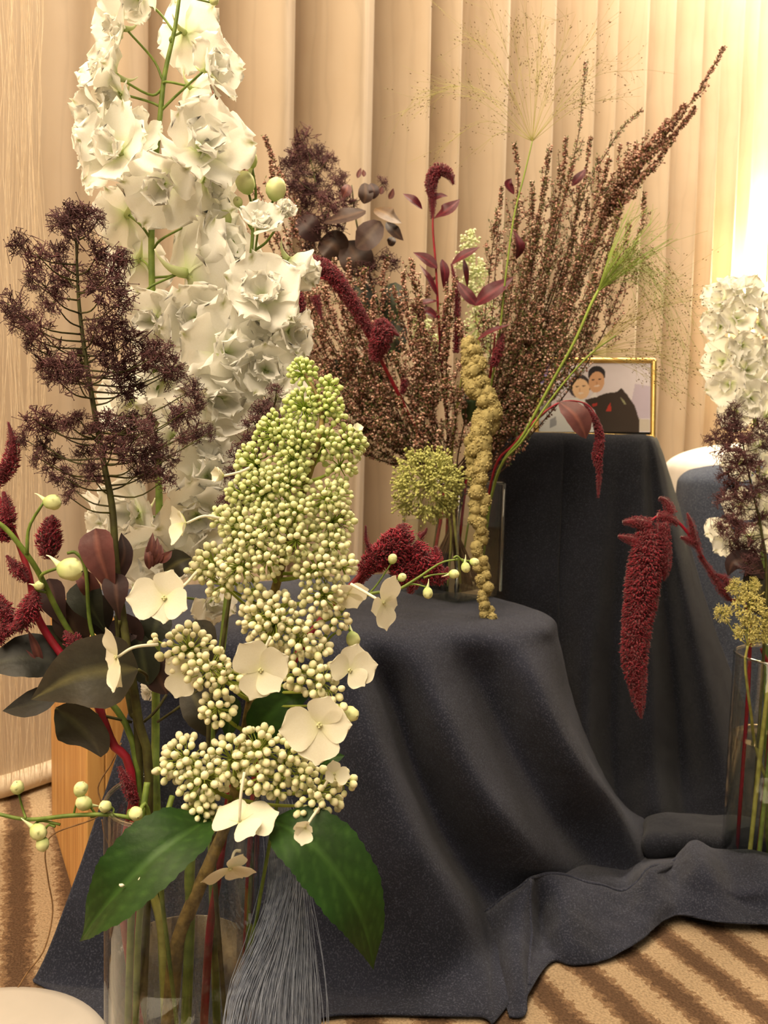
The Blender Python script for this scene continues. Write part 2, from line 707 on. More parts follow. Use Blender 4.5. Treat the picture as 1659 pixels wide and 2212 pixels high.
# ------------------------------------------------------------------ setting
mb = MB()
n = 2
mb.add([(-3, -1.5, 0), (4, -1.5, 0), (4, 5, 0), (-3, 5, 0)], np.array([(0, 1, 2, 3)]))
tag(mb.build('floor', 'carpet', origin=(0, 0, 0)), 'brown carpet with ragged beige stripes', None, None, 'structure')

CA, CD = np.array([-.62, 1.09, 0]), np.array([.676, .737, 0])
CN = np.array([.737, -.676, 0])
CT1 = 2.86


def curtain_off(t):
    s = (t - .43) / .155
    amp = .012 + .040 / (1 + np.exp(-(t - .42) * 22))
    ph = 2 * math.pi * s + .9 * np.sin(s * 1.7) + .5 * np.sin(s * 3.1 + 1)
    return amp * (np.sin(ph) + .28 * np.sin(2 * ph + .6)) + .012 * np.sin(t * 9)


nt_, nz_ = 900, 26
t = np.linspace(-.55, CT1, nt_)
z = np.linspace(.012, 2.62, nz_)
base = CA + t[:, None] * CD + curtain_off(t)[:, None] * CN
V = np.zeros((nt_, nz_, 3))
V[:] = base[:, None, :]
sway = (1 + .10 * np.sin(z * 2.2))[None, :, None]
V += (sway - 1) * (curtain_off(t)[:, None, None] * CN)
V[:, :, 2] = z
arc = np.concatenate([[0], np.cumsum(np.linalg.norm(np.diff(base, axis=0), axis=1))])
uv = np.stack(np.broadcast_arrays(arc[:, None], z[None, :]), -1)
mb = MB()
mb.add(V, grid_faces(nt_, nz_), None, uv)
cur = mb.build('curtain', 'curtain_fabric', origin=CA)
tag(cur, 'long pleated cream curtain with embossed wavy lines behind all the flowers', 'curtain')
# hem band at the bottom of the curtain
mb = MB()
k = (t < .5)
hb = CA + t[k][:, None] * CD + (curtain_off(t[k]) + .006)[:, None] * CN
hb[:, 2] = .018
tubes(mb, hb, np.full(len(hb), .016), 8)
mb.build('hem', 'sheer_thread', cur)

mb = MB()
for (a, b) in ((-1.2, 4.2),):
    p0, p1 = CA + a * CD - .16 * CN, CA + b * CD - .16 * CN
    v = [p0, p1, p1 - .1 * CN, p0 - .1 * CN]
    v = np.array(v + [q + np.array([0, 0, 2.7]) for q in v])
    mb.add(v, np.array([(0, 1, 5, 4), (1, 2, 6, 5), (2, 3, 7, 6), (3, 0, 4, 7), (4, 5, 6, 7)]))
tag(mb.build('wall_back', 'wall_paint'), None, None, None, 'structure')
# the side wall past the end of the curtain, with a wooden edge trim
pw = CA + 2.97 * CD
mb = MB()
q0 = pw - .02 * CN
q1 = q0 + np.array([.75, -.15, 0])
dq = np.array([0.02, .10, 0])
v = np.array([q0, q1, q1 + dq, q0 + dq])
v = np.vstack([v, v + [0, 0, 2.7]])
mb.add(v, np.array([(0, 1, 5, 4), (1, 2, 6, 5), (2, 3, 7, 6), (3, 0, 4, 7), (4, 5, 6, 7)]))
tag(mb.build('wall_right', 'wall_paint'), None, None, None, 'structure')
mb = MB()
tp = CA + 2.93 * CD + .02 * CN
box(mb, tp + np.array([0, 0, 1.0]), np.array([.045, .04, 2.0]))
tag(mb.build('trim_1', 'wood_trim', smooth=False), None, None, None, 'structure')

# wall lamp low behind the right-hand flowers
lp = W(1652, 640, 3.02)
th_ = thing('wall_lamp', lp, 'glowing round wall lamp behind the white delphinium at the right edge', 'lamp')
mb = MB()
tv, tf = sphere_t(20, 12)
mb.add(tv * .045 + lp, tf)
mb.build('lamp_globe', 'lamp_glass', th_)
mb = MB()
lathe(mb, [(0, -.075), (.03, -.075), (.034, -.066), (.03, -.05), (.018, -.042), (0, -.042)], lp, 24)
tubes(mb, np.array([lp + [0, 0, -.06], lp + [0.01, .06, -.07], lp + [.02, .16, -.07]]), np.full(3, .008), 8)
mb.build('bracket', 'lamp_metal', th_)
pl = bpy.data.lights.new('lamp_bulb', 'POINT')
pl.energy = 64
pl.color = (1, .86, .50)
pl.shadow_soft_size = .05
po = bpy.data.objects.new('lamp_bulb', pl)
link(po, th_, Matrix.Translation(Vector(lp + np.array([-.02, -.07, .03]))))

# ------------------------------------------------------------------ boxes and cloths
E1, E2 = np.array([.89, .454, 0]), np.array([-.454, .89, 0])
BA = np.array([-.285, .835, 0])
BZ = .292
bx = thing('wooden_box', BA + .26 * E1 + .15 * E2, 'pale pine box under the navy cloth, its bare end showing at the left', 'box')
BL, BW_, BT = .50, .30, .018


def slab(name, o, u, v, w_, lu, lv, lw, parent, mt='pine_wood'):
    m = MB()
    P = np.array([o + a * lu * u + b * lv * v + c * lw * w_ for a in (0, 1) for b in (0, 1) for c in (0, 1)])
    m.add(P, np.array([(0, 1, 3, 2), (4, 6, 7, 5), (0, 4, 5, 1), (2, 3, 7, 6), (0, 2, 6, 4), (1, 5, 7, 3)]))
    ob = m.build(name, mt, parent, smooth=False)
    bv = ob.modifiers.new('edge', 'BEVEL')
    bv.width = .0015
    bv.segments = 2
    return ob


Z3 = np.array([0, 0, 1.0])
slab('side_panel', BA, E1, E2, Z3, BT, BW_, BZ - BT, bx)
slab('side_panel', BA + (BL - BT) * E1, E1, E2, Z3, BT, BW_, BZ - BT, bx)
slab('front_panel', BA + BT * E1, E1, E2, Z3, BL - 2 * BT, BT, BZ - BT, bx)
slab('back_panel', BA + BT * E1 + (BW_ - BT) * E2, E1, E2, Z3, BL - 2 * BT, BT, BZ - BT, bx)
slab('top_panel', BA + (BZ - BT) * Z3, E1, E2, Z3, BL, BW_, BT, bx)


def wpts(rows):
    return np.array([[W(*p) for p in r] for r in rows])


def cloth_grid(name, ctrl, nu, nv, matn, parent=None, wr=.0015, seed=1, thick=.0016, freq=55):
    P = bicubic(ctrl, nu, nv)
    V = P.reshape(-1, 3)
    du = np.gradient(P, axis=0)
    dv = np.gradient(P, axis=1)
    Nn = np.cross(du, dv).reshape(-1, 3)
    Nn /= np.linalg.norm(Nn, axis=1, keepdims=True) + 1e-9
    V = V + Nn * (wr * vnoise(V, freq, seed) + wr * .4 * vnoise(V, freq * 3, seed + 1))[:, None]
    V[:, 2] = np.maximum(V[:, 2], .003)
    lu = np.linalg.norm(du, axis=2).mean(1).cumsum()
    lv = np.linalg.norm(dv, axis=2).mean(0).cumsum()
    uv = np.stack(np.broadcast_arrays(lu[:, None], lv[None, :]), -1)
    m = MB()
    m.add(V, grid_faces(nu, nv), None, uv)
    o = m.build(name, matn, parent)
    sm = o.modifiers.new('thickness', 'SOLIDIFY')
    sm.thickness = thick
    sm.offset = 0
    return o, V.reshape(nu, nv, 3)


# cloth over the pine box: columns run from the top edge down each fold
cols = [
    [(305, 1418, .862), (272, 1560, .845), (232, 1695, .835), (165, 1890, .825), (105, 2050, .815), (73, 2118, .81), (72, 2128, .805)],
    [(345, 1412, .87), (330, 1560, .845), (300, 1700, .832), (240, 1900, .82), (180, 2080, .81), (150, 2165, .79), (140, 2180, .785)],
    [(430, 1402, .882), (415, 1560, .868), (390, 1720, .85), (350, 1920, .83), (300, 2130, .80), (280, 2240, .76), (270, 2290, .742)],
    [(540, 1396, .895), (535, 1570, .89), (530, 1750, .87), (520, 1930, .84), (500, 2100, .81), (490, 2240, .765), (485, 2330, .725)],
    [(640, 1388, .905), (655, 1560, .89), (675, 1750, .868), (700, 1930, .845), (710, 2060, .825), (715, 2160, .795), (715, 2225, .768)],
    [(715, 1380, .915), (775, 1510, .872), (835, 1680, .838), (900, 1830, .818), (975, 1960, .822), (1010, 2080, .82), (1020, 2215, .772)],
    [(790, 1370, .93), (845, 1500, .948), (895, 1660, .945), (965, 1815, .935), (1040, 1930, .932), (1075, 1990, .90), (1085, 2195, .778)],
    [(870, 1358, .948), (940, 1495, .912), (1005, 1640, .885), (1080, 1755, .882), (1155, 1845, .91), (1215, 1900, .955), (1230, 1915, .965)],
    [(970, 1345, .968), (1035, 1470, .985), (1105, 1620, .992), (1180, 1745, .995), (1235, 1810, 1.01), (1290, 1860, 1.02), (1300, 1880, 1.01)],
    [(1060, 1332, .988), (1130, 1425, .962), (1190, 1545, .948), (1260, 1660, .96), (1325, 1745, 1.01), (1385, 1795, 1.05), (1400, 1820, 1.05)],
    [(1150, 1316, 1.012), (1195, 1400, 1.03), (1228, 1520, 1.045), (1275, 1640, 1.065), (1335, 1735, 1.09), (1405, 1790, 1.12), (1430, 1805, 1.11)],
    [(1182, 1306, 1.07), (1208, 1390, 1.10), (1240, 1520, 1.115), (1290, 1650, 1.13), (1350, 1740, 1.15), (1420, 1785, 1.16), (1440, 1795, 1.15)],
]
C = wpts(cols)
top = []
for c in C:
    e = c[0].copy()
    e[2] = BZ + .005
    s0 = (e - BA) @ E2
    back = [e + E2 * (BW_ + .012 - s0) - np.array([0, 0, .10]), e + E2 * (BW_ + .006 - s0), e + E2 * (BW_ * .4 - s0 * .4)]
    shoulder = e + np.array([0, 0, 0.0])
    top.append(np.array(back + [shoulder] + list(c[1:])))
ctrl = np.array(top)
ctrl[:, -1, 2] = .004
ctrl[8:, -2, 2] = np.minimum(ctrl[8:, -2, 2], .012)
clothA, VA = cloth_grid('draped_cloth', ctrl, 150, 120, 'navy_cloth', None, .0016, 3)
tag(clothA, 'dark navy woven cloth draped over the pine box and falling in diagonal folds', 'cloth')
# the end of that cloth gathered on the carpet
pool = [
    [(1035, 2000, .925), (1040, 1985, .905), (1055, 2050, .875), (1078, 2130, .825), (1098, 2190, .778), (1100, 2202, .775)],
    [(1080, 1975, .94), (1098, 1938, .905), (1105, 2010, .865), (1118, 2105, .815), (1132, 2180, .78), (1134, 2192, .777)],
    [(1120, 1965, .95), (1143, 1900, .905), (1142, 1985, .885), (1140, 2060, .855), (1141, 2120, .815), (1142, 2150, .795)],
    [(1170, 1960, .96), (1165, 1893, .92), (1168, 1985, .918), (1180, 2050, .876), (1190, 2070, .86), (1190, 2076, .858)],
    [(1220, 1958, .965), (1210, 1890, .935), (1218, 1975, .89), (1230, 2045, .862), (1240, 2078, .855), (1240, 2082, .855)],
    [(1290, 1955, .97), (1290, 1908, .945), (1290, 1985, .905), (1300, 2040, .875), (1310, 2068, .862), (1310, 2072, .86)],
    [(1350, 1945, .975), (1350, 1918, .955), (1355, 1960, .92), (1372, 2005, .895), (1380, 2030, .885), (1380, 2034, .883)],
    [(1400, 1925, .99), (1405, 1898, .97), (1412, 1930, .945), (1425, 1965, .925), (1432, 1985, .92), (1432, 1990, .918)],
    [(1440, 1890, 1.02), (1450, 1868, 1.0), (1462, 1905, .965), (1470, 1940, .94), (1472, 1972, .93), (1472, 1977, .928)],
    [(1490, 1850, 1.05), (1500, 1838, 1.02), (1520, 1895, .955), (1545, 1950, .935), (1548, 1985, .918), (1548, 1990, .916)],
    [(1545, 1850, 1.05), (1560, 1842, 1.02), (1590, 1915, .95), (1605, 1950, .94), (1612, 1990, .918), (1612, 1996, .916)],
    [(1600, 1855, 1.05), (1625, 1850, 1.01), (1665, 1920, .945), (1680, 1960, .93), (1690, 1990, .918), (1690, 1996, .916)],
    [(1680, 1860, 1.05), (1710, 1855, 1.0), (1740, 1920, .945), (1760, 1960, .93), (1770, 1985, .92), (1770, 1992, .918)],
]
cp = wpts(pool)
ext = []
for i, row in enumerate(pool):
    xb, yb = row[0][0], row[0][1]
    if i < 4:
        far, rid = G(xb - 14, yb - 26, .004), G(xb - 6, yb - 12, .006)
    else:
        far, rid = G(xb + 14, min(1850, yb - 8), .004), G(xb + 4, (min(1850, yb) + yb) / 2, .026 + .02 * math.sin(i * 1.9) if i < 9 else .010)
    ext.append(np.vstack([[far, rid], cp[i]]))
cp = np.array(ext)
for i in range(6, len(cp)):
    cp[i, 3:6, 2] += (.010 if i % 2 else -.002) * np.array([1, .9, .5])
    cp[i, 2, 2] += .006
po_, VP = cloth_grid('gathered_end', cp, 130, 50, 'navy_cloth', clothA, .0045, 9, .002, 48)
m = MB()
hem = VP[:, 21]
tubes(m, hem[2:90] + [0, 0, .001], np.full(88, .0019), 7)
m.build('hem', 'navy_cloth', clothA)
m = MB()
hv = VP[22, 21:46] + np.array([0, -.0012, .0006])
tubes(m, hv, np.full(len(hv), .0019), 7)
m.build('hem', 'navy_cloth', clothA)

# cloth over the tall stand
colsB = [
    [(1045, 936, 1.36), (1035, 1090, 1.36), (1045, 1300, 1.35), (1070, 1500, 1.33), (1110, 1700, 1.28), (1130, 1790, 1.22), (1132, 1800, 1.20)],
    [(1075, 937, 1.295), (1078, 1090, 1.285), (1085, 1300, 1.27), (1105, 1500, 1.25), (1140, 1690, 1.21), (1170, 1775, 1.17), (1172, 1790, 1.15)],
    [(1140, 938, 1.283), (1140, 1090, 1.268), (1142, 1300, 1.25), (1160, 1500, 1.235), (1195, 1670, 1.20), (1225, 1765, 1.165), (1225, 1780, 1.155)],
    [(1205, 940, 1.276), (1205, 1090, 1.262), (1198, 1300, 1.246), (1205, 1500, 1.236), (1235, 1660, 1.20), (1258, 1755, 1.165), (1260, 1775, 1.155)],
    [(1222, 940, 1.275), (1218, 1090, 1.268), (1212, 1300, 1.25), (1222, 1500, 1.225), (1250, 1650, 1.185), (1278, 1735, 1.155), (1282, 1775, 1.15)],
    [(1300, 941, 1.27), (1296, 1090, 1.25), (1280, 1300, 1.225), (1268, 1500, 1.20), (1275, 1650, 1.165), (1300, 1740, 1.14), (1306, 1780, 1.135)],
    [(1340, 942, 1.268), (1340, 1090, 1.255), (1335, 1300, 1.25), (1325, 1500, 1.245), (1325, 1650, 1.225), (1340, 1745, 1.19), (1345, 1780, 1.17)],
    [(1375, 942, 1.266), (1385, 1090, 1.245), (1395, 1300, 1.22), (1405, 1500, 1.20), (1410, 1650, 1.18), (1420, 1740, 1.15), (1425, 1775, 1.145)],
    [(1395, 943, 1.268), (1410, 1085, 1.262), (1435, 1290, 1.265), (1455, 1480, 1.265), (1470, 1640, 1.25), (1480, 1740, 1.21), (1485, 1775, 1.19)],
    [(1408, 943, 1.272), (1436, 1080, 1.26), (1478, 1280, 1.24), (1512, 1450, 1.225), (1545, 1610, 1.205), (1575, 1720, 1.18), (1585, 1775, 1.165)],
    [(1416, 944, 1.30), (1452, 1075, 1.295), (1502, 1270, 1.285), (1550, 1430, 1.275), (1605, 1590, 1.26), (1660, 1710, 1.23), (1680, 1770, 1.20)],
    [(1420, 940, 1.38), (1460, 1075, 1.38), (1515, 1270, 1.38), (1570, 1430, 1.38), (1640, 1590, 1.36), (1710, 1710, 1.33), (1730, 1770, 1.30)],
]
C = wpts(colsB)
TZ = .512
top = []
for i, c in enumerate(C):
    e = c[0].copy()
    e[2] = TZ
    back = [e + np.array([-.02, s, 0]) for s in (.22, .12, .05)]
    if i == 0 or i == len(C) - 1:
        back = [e + np.array([0, s, 0]) for s in (.16, .09, .04)]
    top.append(np.array(back + [e] + list(c[1:])))
clothB, VB = cloth_grid('draped_cloth', np.array(top), 140, 110, 'navy_cloth_shaded', None, .0022, 5, .0016, 40)
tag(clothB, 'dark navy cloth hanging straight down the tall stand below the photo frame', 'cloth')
# rolled fold of that cloth lying on the floor
roll_ = []
for (x, yb, yt, yf, d0) in ((1392, 1800, 1782, 1842, 1.12), (1405, 1795, 1768, 1850, 1.115), (1450, 1785, 1764, 1846, 1.115), (1530, 1785, 1766, 1846, 1.115),
                            (1620, 1790, 1770, 1850, 1.115), (1700, 1790, 1775, 1855, 1.115)):
    roll_.append([(x, yb, d0 + .08), (x, yt, d0 + .05), (x, yt + 3, d0), (x - 3, (yt + yf) / 2, d0 - .055), (x, yf, d0 - .06), (x + 8, yf + 10, d0 - .04)])
cloth_grid('rolled_fold', wpts(roll_), 60, 30, 'navy_cloth_shaded', clothB, .005, 12, .002, 45)

# further stand on the right: white padded cover with a slate cloth over it
def dome(name, mt, cx, cy, d, rx, h, k0, k1, parent, flare=1.35, nu=40, nv=40):
    m = MB()
    c = W(cx, cy, d)
    z0 = max(c[2], 0)
    a = np.linspace(k0, k1, nu)
    s = np.linspace(0, 1, nv)
    V = np.zeros((nu, nv, 3))
    for j, q in enumerate(s):
        if q < .4:
            f = math.sin(q / .4 * math.pi / 2)
            r = rx * f
            z_ = z0 + h * .12 * math.cos(q / .4 * math.pi / 2)
        else:
            g = (q - .4) / .6
            r = rx * (1 + (flare - 1) * g ** 1.3)
            z_ = z0 * (1 - g) + .004
        rr = r * (1 + .03 * np.sin(a * 9 + 1) * min(1, q * 1.2))
        V[:, j, 0] = c[0] + rr * np.cos(a)
        V[:, j, 1] = c[1] + rr * np.sin(a) * .9
        V[:, j, 2] = z_
    m.add(V, grid_faces(nu, nv), None, np.stack(np.broadcast_arrays(a[:, None] * rx, s[None] * .8), -1))
    o = m.build(name, mt, parent)
    sm = o.modifiers.new('thickness', 'SOLIDIFY')
    sm.thickness = .003
    return o


o = dome('padded_stand', 'white_cotton', 1640, 1020, 1.72, .175, .45, 0, 2 * math.pi, None, 1.25)
tag(o, 'round white padded stand showing a white rim behind the tall navy stand', 'stand')
o = dome('draped_cloth', 'slate_cloth', 1662, 1048, 1.66, .178, .40, math.pi * 1.02, math.pi * 2.2, None, 1.35)
tag(o, 'slate blue cloth over the white padded stand at the right edge', 'cloth')

# white round base at the lower left corner
wc = G(-70, 2370)
m = MB()
lathe(m, [(0, .022), (.095, .022), (.104, .020), (.108, .014), (.108, .004), (.104, 0), (0, 0)], wc, 64)
o = m.build('round_base', 'white_plastic', origin=wc)
tag(o, 'smooth white round base on the carpet in the lower left corner', 'base')

# ------------------------------------------------------------------ vases
VH, VR = .262, .0520
VLc = W(396, 1790, .60)
VLz = VLc[2] - VH
VLc[2] = 0
VRc = W(1660, 1862, 1.035)
VRc[2] = .006


def cyl_vase(c, label, wl, z0):
    c = np.array([c[0], c[1], z0])
    o = thing('cylinder_vase', c, label, 'vase')
    m = MB()
    r, t_ = VR, .0028
    lathe(m, [(.0001, 0), (r - .004, 0), (r - .001, .0015), (r, .004), (r, VH - .001), (r - t_ / 2, VH), (r - t_, VH - .001), (r - t_, .018), (r - t_ - .006, .013), (.0001, .012)], c, 64)
    m.build('glass_body', 'clear_glass', o)
    m = MB()
    a_ = np.linspace(0, 2 * math.pi, 65)
    tubes(m, np.stack([c[0] + (r - t_ / 2) * np.cos(a_), c[1] + (r - t_ / 2) * np.sin(a_), np.full(65, c[2] + VH)], -1), np.full(65, .0017), 7, cap=False)
    m.build('rim', 'glass_edge', o)
    m = MB()
    ri = r - t_ - .0003
    lathe(m, [(.0001, .0125), (ri - .006, .0135), (ri, .0185), (ri, wl), (ri - .0015, wl - .0012), (.0001, wl - .0014)], c, 64)
    m.build('water', 'water', o)
    return o


vL = cyl_vase(VLc, 'clear glass cylinder vase holding the hydrangea in the foreground', .150, max(VLz, 0.0))
vR = cyl_vase(VRc, 'clear glass cylinder vase standing on gathered cloth at the right edge', .165, .006)

QC = W(985, 1175, 1.125)
QH, QS = .150, .050
QZ = BZ + .008
QA = math.radians(46)


def quad_loop(s, z_):
    e = np.array([math.cos(QA), math.sin(QA), 0])
    f = np.array([-math.sin(QA), math.cos(QA), 0])
    c = np.array([QC[0], QC[1] + .055, z_])
    out = []
    for k in range(4):
        sx, sy = ((-1, -1), (1, -1), (1, 1), (-1, 1))[k]
        # rounded corner: three points
        for a in (-1, 0, 1):
            q = .006
            if a == 0:
                off = (sx * (s - q * .3), sy * (s - q * .3))
            elif (a < 0) == (k % 2 == 0):
                off = (sx * s, sy * (s - q))
            else:
                off = (sx * (s - q), sy * s)
            out.append(c + e * off[0] + f * off[1])
    return np.array(out)


def loft(m, loops, closed_ends=True):
    L_ = [np.asarray(l) for l in loops]
    n_ = len(L_[0])
    V = np.concatenate(L_)
    F = []
    for i in range(len(L_) - 1):
        for j in range(n_):
            F.append((i * n_ + j, i * n_ + (j + 1) % n_, (i + 1) * n_ + (j + 1) % n_, (i + 1) * n_ + j))
    fs = [np.array(F)]
    if closed_ends:
        fs.append(np.array([list(range(n_))[::-1]]))
        fs.append(np.array([[(len(L_) - 1) * n_ + j for j in range(n_)]]))
    m.add(V, fs)


vS = thing('square_vase', (QC[0], QC[1] + .055, QZ), 'square clear glass vase of heather standing on the draped pine box', 'vase')
m = MB()
loft(m, [quad_loop(QS, QZ), quad_loop(QS, QZ + QH), quad_loop(QS - .0035, QZ + QH), quad_loop(QS - .0035, QZ + .012)])
m.build('glass_body', 'clear_glass', vS, smooth=False)
m = MB()
loft(m, [quad_loop(QS - .0038, QZ + .0125), quad_loop(QS - .0038, QZ + .098)])
m.build('water', 'water', vS, smooth=False)
QCC = np.array([QC[0], QC[1] + .055, QZ])
m = MB()
lp_ = quad_loop(QS - .0017, QZ + QH)
tubes(m, np.vstack([lp_, lp_[:1]]), np.full(13, .0018), 6)
m.build('rim', 'glass_edge', vS)
for k in range(4):
    m = MB()
    c0, c1_ = quad_loop(QS - .001, QZ + .004)[3 * k + 1], quad_loop(QS - .001, QZ + QH)[3 * k + 1]
    tubes(m, np.array([c0, (c0 + c1_) / 2, c1_]), np.full(3, .0019), 6)
    m.build('corner', 'glass_edge', vS)
m = MB()
loft(m, [quad_loop(QS - .004, QZ + .0005), quad_loop(QS - .004, QZ + .0115)])
m.build('thick_base', 'glass_edge', vS, smooth=False)

# ------------------------------------------------------------------ photo frame
FT = [W(1163, 772, 1.335), W(1413, 773, 1.335), W(1410, 939, 1.315), W(1158, 932, 1.315)]
fo = thing('photo_frame', (FT[3] + FT[2]) / 2, 'gold rope-edged photo frame on the tall navy stand', 'frame')
dz = TZ + .004 - min(FT[2][2], FT[3][2])
FT = [p + np.array([0, 0, dz]) for p in FT]
fu = (FT[1] - FT[0]) / np.linalg.norm(FT[1] - FT[0])
fv = (FT[0] - FT[3]) / np.linalg.norm(FT[0] - FT[3])
fn = np.cross(fu, fv)


def rope(a, b, r, turns, parent):
    m = MB()
    L_ = np.linalg.norm(b - a)
    k = int(turns * 10)
    s = np.linspace(0, 1, k)[:, None]
    for ph in (0, 2.094, 4.189):
        ang = s * turns * 2 * math.pi + ph
        u_ = (b - a) / L_
        x_ = fn
        y_ = np.cross(u_, x_)
        P = a + (b - a) * s + (x_ * np.cos(ang) + y_ * np.sin(ang)) * r * .55
        tubes(m, P, np.full(k, r * .62), 6)
    return m.build('rope_border', 'gold', parent)


for a, b, tn in ((0, 1, 24), (1, 2, 16), (2, 3, 24), (3, 0, 16)):
    rope(FT[a], FT[b], .0040, tn, fo)
m = MB()
V = np.array([FT[3], FT[2], FT[1], FT[0]])
V = np.vstack([V - fn * .001, V - fn * .008])
m.add(V, np.array([(0, 1, 2, 3), (7, 6, 5, 4), (0, 4, 5, 1), (1, 5, 6, 2), (2, 6, 7, 3), (3, 7, 4, 0)]))
m.build('backing', 'black_backing', fo, smooth=False)
m = MB()
bt = (FT[0] + FT[1]) / 2 - fv * .02 - fn * .008
bb = (FT[2] + FT[3]) / 2 - fn * .06
bb[2] = TZ + .002
tubes(m, np.array([bt, (bt + bb) / 2, bb]), np.full(3, .004), 4)
m.build('easel_strut', 'black_backing', fo)
# printed picture: two figures, drawn as flat colour areas
nu, nv = 150, 100
uu, vv = np.meshgrid(np.linspace(0, 1, nu), np.linspace(0, 1, nv), indexing='ij')
img = np.zeros((nu, nv, 3))
img[:] = S(214, 206, 214)
ag = vv[..., None]


def paint(mask, c, soft=None):
    img[mask] = S(*c)


def ell(cx, cy, rx, ry, rot=0):
    x, y = (uu - cx) * 1.5, vv - cy
    c, s = math.cos(rot), math.sin(rot)
    return ((x * c + y * s) / rx) ** 2 + ((-x * s + y * c) / ry) ** 2 < 1


def poly(pts):
    ins = np.zeros(uu.shape, bool)
    j = len(pts) - 1
    for i in range(len(pts)):
        xi, yi = pts[i]
        xj, yj = pts[j]
        c = ((yi > vv) != (yj > vv)) & (uu < (xj - xi) * (vv - yi) / (yj - yi + 1e-9) + xi)
        ins ^= c
        j = i
    return ins


paint(poly([(0, .7), (.1, .72), (.12, 1), (0, 1)]), (124, 108, 178))
paint(poly([(.04, .80), (.12, .8), (.14, 1), (.05, 1)]), (166, 150, 206))
paint(poly([(.8, .2), (1, .2), (1, .66), (.86, .7)]), (190, 178, 196))
paint(poly([(.84, .02), (1, .02), (1, .18), (.86, .2)]), (196, 186, 174))
paint(poly([(0, 0), (.52, 0), (.46, .42), (.36, .50), (.24, .48), (.1, .3), (0, .28)]), (222, 226, 228))
paint(poly([(.1, .05), (.16, .1), (.15, .22), (.1, .18)]), (160, 164, 172))
paint(ell(.355, .66, .15, .17), (62, 54, 58))
paint(ell(.37, .62, .115, .15, .15), (228, 192, 154))
paint(ell(.335, .655, .022, .01, .1), (84, 60, 52))
paint(ell(.395, .665, .022, .01, .1), (84, 60, 52))
paint(ell(.36, .605, .012, .03, .1), (208, 166, 130))
paint(ell(.37, .56, .035, .015, .1), (232, 214, 200))
paint(ell(.51, .83, .12, .13), (46, 40, 42))
paint(ell(.51, .72, .105, .155, -.1), (206, 160, 124))
paint(ell(.48, .755, .022, .010, .1), (64, 48, 44))
paint(ell(.54, .765, .022, .010, .1), (64, 48, 44))
paint(ell(.512, .705, .012, .03, .1), (184, 138, 104))
paint(ell(.515, .665, .04, .012, .15), (222, 200, 184))
paint(poly([(.40, .46), (.50, .50), (.60, .56), (.70, .58), (.735, .64), (.79, .54), (.86, .38), (.90, .18), (.90, 0), (.54, 0), (.50, .3)]), (58, 46, 40))
paint(poly([(.45, .5), (.50, .58), (.52, .5)]), (226, 222, 224))
paint(poly([(.60, .30), (.65, .30), (.64, .42), (.62, .38)]), (178, 52, 40))
paint(poly([(.48, .36), (.52, .38), (.52, .42), (.47, .40)]), (168, 52, 44))
paint(poly([(.73, .5), (.76, .46), (.78, .40), (.765, .40), (.74, .46)]), (150, 150, 116))
ins_ = .004
O = FT[3] + fu * ins_ + fv * ins_
lu_ = np.linalg.norm(FT[2] - FT[3]) - 2 * ins_
lv_ = np.linalg.norm(FT[0] - FT[3]) - 2 * ins_
P = O + uu[..., None] * lu_ * fu + vv[..., None] * lv_ * fv + fn * .0006
m = MB()
m.add(P, grid_faces(nu, nv), img.reshape(-1, 3))
pr = m.build('photo_print', 'photo_print', fo, smooth=False)
pr['label'] = 'photo of a couple, one in white and one in dark clothes'

# ------------------------------------------------------------------ plant kit
def colmix(a, b, t):
    a, b = np.asarray(a, float), np.asarray(b, float)
    t = np.asarray(t, float)[..., None]
    return a * (1 - t) + b * t


def inv_root(parent):
    return WM[parent.name]


def mat4(R3, p, s=1.0):
    m4 = Matrix.Identity(4)
    for i in range(3):
        for j in range(3):
            m4[i][j] = R3[i][j] * (s if np.ndim(s) == 0 else s[j])
        m4[i][3] = p[i]
    return m4


def inst(name, mesh, parent, world):
    return link(bpy.data.objects.new(name, mesh), parent, world)


